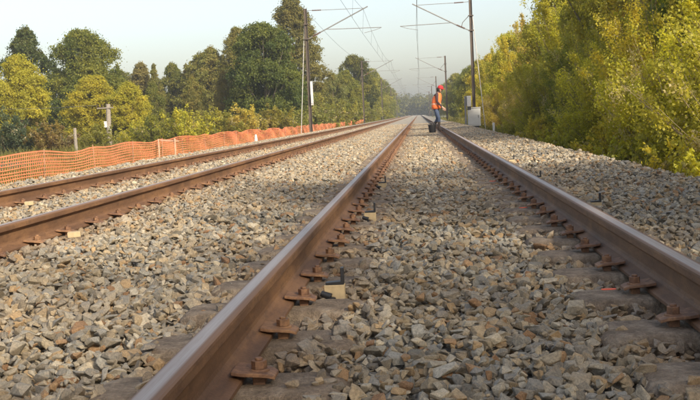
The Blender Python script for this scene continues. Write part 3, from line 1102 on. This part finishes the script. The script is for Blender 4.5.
DKG, MIDG, YG, OLV, BRN, GRY = (.070, .100, .024), (.15, .175, .036), (.36, .355, .04), (.21, .22, .055), (.21, .19, .065), (.20, .225, .08)
put('oval', 'broadleaf_tree', 'yellow green rounded tree at the far left edge', 'tree', (-33.5, 85), .98, .3, YG, .75, GL, .86)
put('loose', 'broadleaf_tree', 'dark ragged tree top rising behind the leftmost yellow tree', 'tree', (-43, 112), 1.68, 1.0, DKG, .25, GL, .78)
put('round', 'broadleaf_tree', 'large round dark green tree standing above the yellow trees', 'tree', (-34.4, 105), 1.17, 2.0, (.11, .145, .032), .4, GL, .86)
put('oval', 'broadleaf_tree', 'yellow tree directly behind the utility pole', 'tree', (-28.3, 89), .76, 2.6, (.36, .34, .04), .85, GL, 1.20)
put('oval', 'broadleaf_tree', 'smaller bright yellow tree right of the utility pole', 'tree', (-24.8, 87), .66, 4.4, YG, .9, GL, .95)
put('loose', 'broadleaf_tree', 'narrow dark green tree between the yellow and the bare trees', 'tree', (-24.2, 93), .72, .8, MIDG, .35, GL, .6)
for i, (x, y, s, wd, c, al, lab) in enumerate([
        (-37.0, 126, 1.02, .9, MIDG, .5, 'slender conifer right behind the yellow tree, first of the hazy row'),
        (-34.6, 128, 1.10, .8, BRN, .6, 'brownish tree second in the hazy row of mixed trees'),
        (-32.2, 125, 1.00, .9, OLV, .6, 'slender olive conifer third in the hazy row'),
        (-30.4, 127, 1.06, .8, MIDG, .4, 'green tree fourth in the hazy row of mixed trees'),
        (-28.4, 126, .98, 1.0, BRN, .7, 'brown tinted conifer fifth in the hazy row'),
        (-26.2, 124, 1.16, .9, OLV, .5, 'taller olive tree sixth in the hazy row of mixed trees'),
        (-36.0, 134, 1.0, 1.25, OLV, .5, 'broad olive tree behind the start of the hazy row'),
        (-39.5, 136, 1.05, 1.2, MIDG, .5, 'dim green tree behind the large round dark tree'),
        (-31.4, 134, .98, 1.3, MIDG, .5, 'broad green tree behind the middle of the hazy row'),
        (-29.0, 136, 1.0, 1.3, OLV, .6, 'broad faded tree behind the fourth and fifth of the hazy row'),
        (-25.0, 132, 1.12, 1.2, BRN, .5, 'broad brownish tree behind the end of the hazy row'),
        (-24.4, 122, 1.22, .8, OLV, .7, 'pointed conifer left of the tall pair, last of the hazy row')]):
    put('cone' if i % 2 == 0 else 'loose', 'conifer' if i % 2 == 0 else 'broadleaf_tree', lab, 'tree', (x, y), s * (1.0 if i % 2 == 0 else 1.12), i * 1.3, c, al, GL, wd * (1.2 if i % 2 == 0 else 1.0))
put('tall', 'broadleaf_tree', 'tall olive tree left of the big dark green tree', 'tree', (-21.0, 121), .80, .4, OLV, .6, GL, .95)
put('loose', 'broadleaf_tree', 'olive yellow sapling thicket left of the white cone', 'tree', (-22.0, 100), .80, 2.1, OLV, .9, GL, .7)
put('loose', 'broadleaf_tree', 'pale green sapling behind the net near the hurdle', 'tree', (-20.4, 92), .62, 3.1, (.16, .165, .045), .7, GL, .65)
put('loose', 'broadleaf_tree', 'brownish thin tree behind the net left of the dark tree', 'tree', (-18.6, 98), .84, 5.0, BRN, .6, GL, .6)
put('round', 'broadleaf_tree', 'big dense dark green tree left of the nearest left mast', 'tree', (-14.2, 95), 1.04, 4.0, (.085, .125, .036), .22, GL, .84)
put('tall', 'broadleaf_tree', 'tallest brown green tree behind the nearest left mast', 'tree', (-14.6, 122), 1.03, 2.2, (.16, .165, .05), .5, GL, .95)
for i, (x, y, s, k, c, al, wd, lab) in enumerate([
        (-10.8, 130, .92, 'loose', GRY, .4, .8, 'grey green tree right of the nearest left mast'),
        (-10.6, 150, 1.02, 'oval', MIDG, .45, .8, 'green tree standing behind the second left mast'),
        (-10.2, 168, 1.14, 'round', (.065, .085, .026), .4, .72, 'dark green tree between the second and third left masts'),
        (-10.2, 190, 1.20, 'oval', OLV, .5, .75, 'olive tree behind the third left mast'),
        (-10.0, 215, 1.12, 'round', MIDG, .5, .7, 'green tree just past the third left mast'),
        (-10.0, 242, 1.10, 'oval', OLV, .5, .8, 'distant olive tree before the fourth left mast'),
        (-10.2, 275, 1.12, 'round', MIDG, .5, .8, 'distant green tree at the fourth left mast'),
        (-10.4, 315, 1.1, 'oval', MIDG, .5, .9, 'hazy tree farthest along the left row'),
        (-10.6, 360, 1.1, 'round', MIDG, .5, .9, 'faint tree where the left row meets the far wood')]):
    put(k, 'broadleaf_tree', lab, 'tree', (x, y), s, i * 1.7, c, al, GL, wd)

# shrubs and saplings
TYPES['shrub'] = shoot_bush(21, 3.4, 1.9, 100, 90000, .052, M_LEAF, .05)
TYPES['shrub_pale'] = shoot_bush(22, 3.0, 2.0, 105, 90000, .050, M_LEAF, .20, twig=M_TWIGPALE)
TYPES['shrub_tall'] = shoot_bush(23, 4.6, 1.9, 95, 90000, .056, M_LEAF, .04)
TYPES['sapling'] = shoot_bush(24, 8.4, 2.5, 125, 120000, .092, M_LEAF, .02, leafy0=.06)
TYPES['sapling_brown'] = shoot_bush(25, 8.8, 2.3, 90, 80000, .10, M_LEAFB, .03, leafy0=.1)
TYPES['thick'] = blob_tree(26, 7.6, 2.9, .5, 110, 100000, .098, P_OVAL, M_LEAF, (.18, .30))
TYPES['hedge'] = shoot_bush(27, 2.4, 1.8, 60, 12000, .12, M_LEAF, .05)
SB = ('foliage', 'branchwork')
def putr(kind, name, label, loc, sc, rz, color, alpha, wid=1.0, group='trees along the right of the track', cat='tree'):
    nm = SB if kind in ('shrub', 'shrub_pale', 'shrub_tall', 'sapling', 'sapling_brown', 'hedge') else ('crown', 'trunk')
    return put(kind, name, label, cat, loc, sc, rz, color, alpha, group, wid, GROUND_Z, nm)
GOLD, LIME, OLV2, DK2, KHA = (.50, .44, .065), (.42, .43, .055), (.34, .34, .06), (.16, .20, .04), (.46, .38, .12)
GS = 'shrubs along the right hand shoulder'
for i, (k, x, y, s, c, al, wd, lab) in enumerate([
        ('shrub_pale', 4.9, 15.2, .98, OLV2, .55, 1.0, 'leafy shrub with pale seed heads at the lower right edge of the picture'),
        ('shrub', 5.9, 18.0, 1.05, LIME, .6, 1.0, 'yellow green shrub behind the pale seeded one at the right edge'),
        ('shrub_pale', 4.95, 19.8, 1.02, LIME, .7, .9, 'bright shrub with thin pale stems beside the gravel, second from the right'),
        ('shrub_tall', 5.2, 22.8, .96, GOLD, .8, .95, 'golden upright shrub catching the sun in the middle of the right bank'),
        ('shrub', 4.9, 26.0, .92, LIME, .8, .95, 'yellow green bush with loose twigs leaning towards the rail'),
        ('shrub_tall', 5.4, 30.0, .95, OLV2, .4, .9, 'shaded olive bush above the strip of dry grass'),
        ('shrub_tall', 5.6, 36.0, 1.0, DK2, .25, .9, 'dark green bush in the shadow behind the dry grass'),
        ('shrub', 5.2, 42.0, 1.05, OLV2, .5, .9, 'olive bush on the right bank before the cabinet'),
        ('shrub_pale', 5.3, 49.0, 1.0, KHA, .6, .9, 'straw coloured bush on the right bank near the cabinet'),
        ('shrub_tall', 5.5, 58.0, .85, GOLD, .7, .9, 'golden bush just right of the grey cabinet'),
        ('shrub_pale', 5.8, 72.0, 1.0, KHA, .8, 1.0, 'pale bush seen behind the right mast'),
        ('shrub', 5.4, 88.0, 1.0, GOLD, .6, 1.0, 'golden bush between the worker and the right mast')]):
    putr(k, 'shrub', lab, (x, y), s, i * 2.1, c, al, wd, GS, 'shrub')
for i, (k, x, y, s, c, al, wd, lab) in enumerate([
        ('sapling', 8.6, 19.5, .98, OLV2, .55, 1.1, 'olive leafy tree filling the upper right corner'),
        ('thick', 9.4, 24.0, 1.25, DK2, .3, 1.0, 'dark green tree behind the golden shrub at upper right'),
        ('sapling', 8.2, 27.5, 1.0, LIME, .6, 1.0, 'yellow green tree over the sunny shrub on the right bank'),
        ('sapling_brown', 7.8, 31.5, 1.0, OLV2, .6, 1.0, 'tree with bare brown stems right of centre on the right bank'),
        ('sapling', 8.8, 35.5, 1.05, GOLD, .6, 1.0, 'tall golden tree on the right bank, mid row'),
        ('thick', 7.6, 40.0, 1.10, OLV2, .5, .9, 'dense olive tree on the right bank, mid row'),
        ('sapling_brown', 8.4, 45.5, 1.0, GOLD, .7, 1.0, 'tree with thin upright stems reaching the top edge'),
        ('sapling', 7.8, 51.0, 1.0, LIME, .6, 1.0, 'light green tree whose crown reaches the top edge'),
        ('thick', 7.8, 57.5, 1.10, OLV2, .55, .95, 'rounded olive tree uphill of the cabinet'),
        ('sapling_brown', 7.6, 64.0, .92, KHA, .7, 1.0, 'straw brown tree with leaves thinning at the top'),
        ('sapling', 7.4, 71.5, .90, GOLD, .6, 1.0, 'golden tree right of the mast top'),
        ('thick', 7.2, 80.0, .98, LIME, .6, .9, 'yellow green tree behind the mast middle'),
        ('sapling', 7.0, 90.0, .86, OLV2, .6, 1.0, 'olive tree left of the tall right mast'),
        ('oval', 7.0, 102.0, .86, GOLD, .6, .8, 'golden tree between the two nearest right masts'),
        ('loose', 6.6, 115.0, .92, OLV2, .5, .9, 'olive tree just right of the second right mast'),
        ('oval', 7.2, 130.0, .90, MIDG, .5, .8, 'green tree behind the second right mast'),
        ('round', 7.4, 150.0, .80, DK2, .4, .7, 'dark tree beside the worker head'),
        ('oval', 7.2, 175.0, .95, MIDG, .5, .8, 'green tree beyond the third right mast'),
        ('round', 7.6, 205.0, .90, OLV, .5, .8, 'far olive tree in the right row'),
        ('oval', 7.8, 245.0, 1.0, MIDG, .5, .9, 'hazy green tree far down the right row'),
        ('round', 8.2, 300.0, 1.0, MIDG, .5, .9, 'faint tree at the end of the right row')]):
    putr(k, 'broadleaf_tree', lab, (x, y), s, i * 1.9 + .4, c, al, wd)
# the same row goes on beside and behind the camera and shades the foreground
for i, (k, x, y, s) in enumerate([('sapling_brown', 7.0, -6.5, 1.15), ('sapling_brown', 8.0, -2.0, 1.15), ('sapling_brown', 6.8, 2.2, 1.05), ('sapling', 7.4, 5.0, .95),
                                  ('sapling', 9.5, -11.0, 1.35), ('sapling_brown', 7.5, -15.5, 1.3), ('sapling_brown', 6.8, -10.5, 1.3)]):
    putr(k, 'broadleaf_tree', 'leafy tree of the right hand row standing beside or behind the viewer', (x, y), s, i * 1.3, OLV2, .5, 1.0, 'trees beside and behind the viewer')
# low growth closing the foot of the bank
LOWS = ['low leafy plant at the gravel edge in the right corner', 'low yellow plant at the gravel edge below the pale seeded shrub', 'low green plant at the gravel edge below the bright shrub',
        'low golden plant at the gravel edge below the golden shrub', 'low lime plant at the gravel edge left of the golden shrub', 'low olive plant at the gravel edge before the shaded bush',
        'low straw plant at the gravel edge beside the dry grass', 'low plant at the gravel edge halfway to the cabinet', 'low golden plant at the gravel edge near the cabinet']
for i, lab in enumerate(LOWS):
    y = (13.6, 15.6, 17.8, 20.4, 23.2, 26.6, 31.0, 37.0, 45.0)[i]
    putr('hedge', 'low_plant', lab, (3.95 + .12 * (i % 3), y), .46 + .05 * (i % 3), i * 2.4, (LIME, GOLD, OLV2)[i % 3], .5, .95, 'low plants at the foot of the right bank', 'plant')
# low bushes behind the orange net
GH = 'low bushes behind the orange fence'
for i, (k, x, y, s, c, al, wd, lab) in enumerate([
        ('hedge', -27.0, 66, 1.25, (.085, .12, .075), .1, 1.0, 'blue green bush at the left edge above the orange net'),
        ('hedge', -24.2, 66, .9, (.19, .13, .07), .4, 1.1, 'brown dry bush between the two yellow trees'),
        ('hedge', -22.5, 70, .8, OLV, .5, 1.1, 'low olive bush left of the utility pole foot'),
        ('hedge', -21.5, 78, .9, LIME, .7, 1.1, 'low yellow bush at the foot of the utility pole'),
        ('hedge', -19.5, 76, 1.05, MIDG, .4, 1.1, 'green bush behind the hurdle'),
        ('hedge', -17.4, 76, 1.15, LIME, .7, 1.1, 'yellow green bush right of the hurdle'),
        ('hedge', -15.6, 78, 1.1, OLV, .6, 1.2, 'olive bush left of the pale cone'),
        ('hedge', -14.0, 80, 1.15, KHA, .7, 1.2, 'straw coloured bush above the pale cone'),
        ('hedge', -12.2, 82, 1.1, (.17, .15, .055), .7, 1.2, 'tan bush below the big dark green tree'),
        ('hedge', -10.8, 84, 1.0, GRY, .4, 1.1, 'grey green bush at the foot of the nearest left mast'),
        ('hedge', -10.4, 98, 1.5, GRY, .3, 1.1, 'tall grey green bush right of the nearest left mast'),
        ('hedge', -10.0, 110, 1.7, (.14, .15, .06), .5, 1.0, 'pale green bush midway between the first two left masts'),
        ('hedge', -9.8, 122, 1.5, MIDG, .4, 1.1, 'green bush left of the second left mast'),
        ('hedge', -9.8, 142, 1.5, OLV, .5, 1.1, 'olive bush right of the second left mast'),
        ('hedge', -9.6, 165, 1.6, GRY, .5, 1.2, 'pale bush between the second and third left masts'),
        ('hedge', -9.4, 190, 1.6, OLV, .5, 1.3, 'olive bush near the third left mast'),
        ('hedge', -9.4, 222, 1.6, MIDG, .5, 1.4, 'far green bush past the third left mast')]):
    putr(k, 'shrub', lab, (x, y), s, i * 1.1, c, al, wd, GH, 'bush')

# dry grass on both banks
def grass(name, label, regions, seed):
    rg_ = np.random.RandomState(seed)
    V = []; lv = []; ly = []
    for (x0, x1, y0, y1, n, h) in regions:
        x = rg_.uniform(x0, x1, n); y = rg_.uniform(y0, y1, n)
        nz = .5 + .5 * np.sin(x * 2.3 + np.sin(y * .7) * 2) * np.sin(y * 1.1)
        hh = h * (.35 + .9 * rg_.rand(n)) * (.5 + nz)
        a = rg_.uniform(0, 6.283, n); w_ = .006 + y * .00022
        lx = rg_.normal(0, .28, n) * hh; ly_ = rg_.normal(0, .28, n) * hh
        z = np.maximum(GROUND_Z, prof(x) - .1) - .02
        z = np.where((x > 3.6) | (x < -7.2), GROUND_Z - .02, z)
        q = np.empty((n, 4, 3))
        ca, sa = np.cos(a) * w_, np.sin(a) * w_
        q[:, 0] = np.stack([x - ca, y - sa, z], 1); q[:, 1] = np.stack([x + ca, y + sa, z], 1)
        q[:, 2] = np.stack([x + lx + ca * .3, y + ly_ + sa * .3, z + hh], 1); q[:, 3] = np.stack([x + lx * .9 - ca * .3, y + ly_ * .9 - sa * .3, z + hh * .98], 1)
        V.append(q); lv.append(rg_.rand(n)); ly.append(np.clip(nz * .8 + rg_.normal(0, .25, n), 0, 1))
    V = np.concatenate(V).astype(np.float32); n = len(V)
    me = bpy.data.meshes.new(name)
    me.vertices.add(n * 4); me.vertices.foreach_set('co', V.ravel())
    me.loops.add(n * 4); me.loops.foreach_set('vertex_index', np.arange(n * 4, dtype=np.int32))
    me.polygons.add(n); me.polygons.foreach_set('loop_start', np.arange(0, n * 4, 4, dtype=np.int32))
    for nm, d in (('lv', np.concatenate(lv)), ('ly', np.concatenate(ly)), ('lw', np.zeros(n))):
        at = me.attributes.new(nm, 'FLOAT', 'FACE'); at.data.foreach_set('value', d.astype(np.float32))
    me.update(calc_edges=True)
    me.materials.append(M_LEAFB)
    o = link(name, me); o.color = (.15, .16, .05, .6)
    return tag(o, label, 'grass', kind='stuff')
grass('grass', 'dry grass on the banks on both sides of the tracks', [(3.0, 4.2, 10, 40, 16000, .30), (3.2, 6.5, 10, 34, 22000, .34), (3.2, 6.0, 34, 80, 20000, .32), (-16, -8.3, 16, 80, 26000, .3), (-30, -14, 50, 90, 14000, .4), (-10, -6.6, 80, 200, 12000, .5), (3.2, 6.0, 80, 200, 9000, .5)], 31)

# far wood closing the view
rg_ = np.random.RandomState(77)
nb = 560
bc = np.stack([np.where(rg_.rand(nb) < .35, rg_.uniform(-32, 32, nb), rg_.uniform(-170, 170, nb)), rg_.uniform(525, 600, nb), rg_.uniform(0.3, 8.6, nb)], 1); brd = rg_.uniform(2.2, 4.2, nb)
n = 90000
pk = rg_.randint(0, nb, n); d = unit(rg_.normal(size=(n, 3)))
C_ = bc[pk] + d * (brd[pk] * rg_.uniform(.6, 1, n))[:, None]
C_[:, 2] = np.maximum(C_[:, 2], -.9)
fw_me = leaf_mesh('far_wood', C_, unit(d + rg_.normal(size=(n, 3)) * .5 + np.array([0, 0, .4])), rg_.uniform(.6, 1.3, n), rg_.rand(n), rg_.rand(n), np.zeros(n), M_LEAF, .8)
fo = tag(link('far_wood', fw_me), 'hazy blue grey wood closing the view behind the tracks', 'wood', kind='stuff')
fo.color = (.075, .085, .03, .3)
# hazy belt of trees behind the left trees
nb = 260
bc = np.stack([rg_.uniform(-135, -20, nb), rg_.uniform(190, 240, nb), rg_.uniform(0, 6.5, nb)], 1); brd = rg_.uniform(1.4, 3.0, nb)
n = 50000
pk = rg_.randint(0, nb, n); d = unit(rg_.normal(size=(n, 3)))
C_ = bc[pk] + d * (brd[pk] * rg_.uniform(.6, 1, n))[:, None]
C_[:, 2] = np.maximum(C_[:, 2], -.9)
fo = tag(link('far_wood', leaf_mesh('far_wood', C_, unit(d + rg_.normal(size=(n, 3)) * .5 + np.array([0, 0, .4])), rg_.uniform(.3, .7, n), rg_.rand(n), rg_.rand(n), np.zeros(n), M_LEAF, .8)),
         'distant belt of wood glimpsed between the left hand trees', 'wood', kind='stuff')
fo.color = (.085, .095, .03, .4)

# ------------------------------------------------------------------ the worker
def worker(loc, rz):
    t = thing('person', 'worker in orange vest, red cap and blue jeans walking along the track, head bowed', 'person', loc, rz)
    J = []; E = []; RAD = []
    def j(p, r, par=None):
        J.append(p); RAD.append(r if isinstance(r, tuple) else (r, r))
        if par is not None:
            E.append((par, len(J) - 1))
        return len(J) - 1
    pel = j((0, 0, .93), (.13, .165))
    sp = j((.02, 0, 1.10), (.125, .155), pel)
    ch = j((.06, 0, 1.29), (.13, .165), sp)
    ub = j((.09, 0, 1.40), (.095, .13), ch)
    nk = j((.125, 0, 1.475), .055, ub)
    hb = j((.165, 0, 1.535), (.075, .068), nk)
    hm = j((.195, 0, 1.60), (.095, .078), hb)
    ht = j((.205, 0, 1.665), (.075, .066), hm)
    ns = j((.297, 0, 1.585), .013, hm)
    for s in (-1, 1):
        j((.185, s * .088, 1.60), .014, hm)
    # legs: the near leg forward, the far leg trailing
    for s, kn, an, he, toe in ((-1, (.12, -.10, .49), (.10, -.10, .10), (.07, -.10, .045), (.27, -.115, .035)),
                               (1, (.02, .10, .49), (-.20, .10, .13), (-.24, .10, .08), (-.05, .11, .035))):
        hp = j((.0, s * .095, .86), .095, pel)
        mt = j(tuple((a + b_) / 2 for a, b_ in zip((.0, s * .10, .86), kn)), .088, hp)
        k_ = j(kn, .064, mt)
        cf = j(tuple(a * .62 + b_ * .38 for a, b_ in zip(kn, an)), .062, k_)
        a_ = j(an, .047, cf)
        j(he, .040, a_)
        bl = j(tuple(a * .4 + b_ * .6 for a, b_ in zip(an[:2] + (.05,), toe)), (.045, .042), a_)
        j(toe, (.040, .028), bl)
    for s, el, wr, palm in ((-1, (.11, -.24, 1.12), (.27, -.20, .93), (.325, -.185, .885)),
                            (1, (.06, .25, 1.10), (.20, .22, .90), (.25, .215, .85))):
        sh = j((.085, s * .175, 1.385), .072, ub)
        ua = j(tuple((a + b_) / 2 for a, b_ in zip((.085, s * .185, 1.37), el)), .058, sh)
        e_ = j(el, .048, ua)
        fa = j(tuple((a + b_) / 2 for a, b_ in zip(el, wr)), .044, e_)
        w_ = j(wr, .031, fa)
        p_ = j(palm, (.034, .018), w_)
        dv = (Vector(palm) - Vector(wr)).normalized()
        side = Vector((0, 1, 0)).cross(dv).normalized()
        up_ = dv.cross(side)
        for f, ln in ((-1.5, .062), (-.5, .075), (.5, .07), (1.5, .055)):
            kk = Vector(palm) + dv * .04 + side * f * .019
            k0 = j(tuple(kk), .010, p_)
            k1 = j(tuple(kk + dv * ln * .5 - up_ * .006), .009, k0)
            j(tuple(kk + dv * ln * .85 - up_ * .03), .008, k1)
        th = Vector(palm) + side * .035 - dv * .01
        k0 = j(tuple(th), .012, p_)
        j(tuple(th + side * .025 + dv * .035 - up_ * .012), .009, k0)
    me = bpy.data.meshes.new('body_cage')
    me.from_pydata(J, E, [])
    cage = bpy.data.objects.new('body_cage', me)
    COL.objects.link(cage)
    sk = cage.modifiers.new('skin', 'SKIN')
    sk.use_smooth_shade = True
    for i, r_ in enumerate(RAD):
        sv = me.skin_vertices[0].data[i]
        sv.radius = r_
        sv.use_root = (i == 0)
    ss_ = cage.modifiers.new('sub', 'SUBSURF'); ss_.levels = 2; ss_.render_levels = 2
    dg = bpy.context.evaluated_depsgraph_get()
    body_me = bpy.data.meshes.new_from_object(cage.evaluated_get(dg))
    bpy.data.objects.remove(cage)
    M_SKIN = plain('skin', (.50, .31, .22), .55, 0, .06, 8)
    M_JACKET = plain('dark_jacket', (.055, .032, .036), .85, 0, .3, 25)
    M_JEANS = plain('blue_jeans', (.055, .08, .14), .85, 0, .3, 25)
    M_BOOT = plain('brown_boot', (.06, .042, .032), .7, 0, .3, 30)
    body_me.materials.clear()
    for m_ in (M_SKIN, M_JACKET, M_JEANS, M_BOOT):
        body_me.materials.append(m_)
    hands = (Vector((.345, -.182, .865)), Vector((.27, .213, .83)))
    for p in body_me.polygons:
        c = p.center
        if min((c - h).length for h in hands) < .105:
            mi = 0
        elif c.z > 1.475:
            mi = 0
        elif c.z > .84 or abs(c.y) > .185:
            mi = 1
        elif c.z > .38:
            mi = 2
        else:
            mi = 3
        p.material_index = mi
    link('body', body_me, t)
    # hi-vis vest around the torso, open at the arms
    mb = MB()
    rows = [((.00, 0, .86), .168, .205), ((.01, 0, .98), .170, .205), ((.03, 0, 1.12), .172, .212), ((.05, 0, 1.24), .172, .215), ((.075, 0, 1.34), .150, .200), ((.095, 0, 1.42), .105, .165), ((.11, 0, 1.452), .075, .10)]
    n = 22
    vs = []; fs = []
    rv = random.Random(2)
    for (c, a, b_) in rows:
        for k in range(n):
            th = 2 * math.pi * k / n
            w_ = 1 + .035 * math.sin(3 * th + c[2] * 9) + rv.uniform(-.012, .012)
            vs.append((c[0] + a * w_ * math.cos(th), c[1] + b_ * w_ * math.sin(th), c[2]))
    for i in range(len(rows) - 1):
        for k in range(n):
            fs.append((i * n + k, i * n + (k + 1) % n, (i + 1) * n + (k + 1) % n, (i + 1) * n + k))
    mb.add(vs, fs)
    M_VEST = plain('orange_hi_vis_fabric', (.95, .20, .055), .7, 0, .08, 10)
    ve = build(mb, 'vest', M_VEST, t, smooth=60)
    ve.modifiers.new('thick', 'SOLIDIFY').thickness = .008
    mb = MB()
    for z0_, z1_, c0, a, b_ in ((1.02, 1.07, .018, .180, .216),):
        vs = []; fs = []
        for z in (z0_, z1_):
            for k in range(n):
                th = 2 * math.pi * k / n
                w_ = 1 + .035 * math.sin(3 * th + z * 9)
                vs.append((c0 + a * w_ * math.cos(th), b_ * w_ * math.sin(th), z))
        for k in range(n):
            fs.append((k, (k + 1) % n, n + (k + 1) % n, n + k))
        mb.add(vs, fs)
    build(mb, 'reflective_band', plain('pale_reflective_tape', (.75, .42, .28), .4), ve, smooth=60)
    # cap with brim
    M_CAP = plain('red_cap_cloth', (.55, .025, .03), .8, 0, .15, 20)
    mb = MB()
    mb.lathe([(.108, 0), (.112, .03), (.105, .065), (.08, .10), (.045, .118), (.01, .123)], 18)
    brim = [(.10 * math.cos(R(a)), .10 * math.sin(R(a))) for a in range(-80, 81, 16)]
    ob_ = [(.03 + .16 * math.cos(R(a)), .10 * math.sin(R(a))) for a in range(80, -81, -16)]
    mb.prism(brim + ob_, -.004, .008, 0, 'z')
    cp = build(mb, 'cap', M_CAP, t, (.19, 0, 1.615), (0, R(14), 0), smooth=45)
    M_HAIR = plain('dark_hair', (.03, .02, .016), .7, 0, .3, 30)
    mb = MB()
    mb.lathe([(.02, -.16), (.07, -.13), (.088, -.06), (.098, .0), (.09, .04), (.04, .07)], 14)
    build(mb, 'hair', M_HAIR, t, (.148, 0, 1.60), (0, R(12), 0), smooth=60)
    for s in (-1, 1):
        mb = MB(); mb.lathe([(.002, -.009), (.008, -.005), (.010, 0), (.008, .005), (.002, .009)], 8)
        build(mb, 'eye', M_HAIR, t, (.278, s * .033, 1.606))
    mb = MB(); mb.tube([(.268, -.024, 1.546), (.276, 0, 1.544), (.268, .024, 1.546)], .006, 6)
    build(mb, 'mouth', plain('lips', (.32, .13, .11), .6), t)
    return t
worker((.49, 39.05, -.155), R(-14))
t = thing('bucket', 'black bucket on the gravel at the worker feet', 'bucket', (.31, 38.65, -.165), .4)
mb = MB()
mb.lathe([(.115, 0), (.118, .006), (.150, .27), (.158, .272), (.158, .29), (.146, .29), (.112, .012), (.02, .010)], 20)
build(mb, 'pail', M_BLACK, t, smooth=40)
mb = MB()
mb.tube([(.155 * math.cos(R(a)), .10 * math.sin(R(a)) * .9, .275 + .09 * math.sin(R(a))) for a in range(0, 181, 15)], .005, 5)
build(mb, 'handle', M_GALV, t)

# ------------------------------------------------------------------ haze
hz, nt, b = mat('haze_air')
nt.nodes.remove(b)
pv = N(nt, 'ShaderNodeVolumePrincipled')
pv.inputs['Color'].default_value = (.82, .88, .95, 1)
pv.inputs['Density'].default_value = 0.00055
pv.inputs['Anisotropy'].default_value = .2
nt.links.new(pv.outputs[0], nt.nodes['Material Output'].inputs['Volume'])
mb = MB(); mb.box(-1150, 1150, -140, 1150, GROUND_Z - 1.5, 18.5)
tag(build(mb, 'haze', hz), 'thin bluish haze filling the air over the tracks', 'haze', kind='stuff')
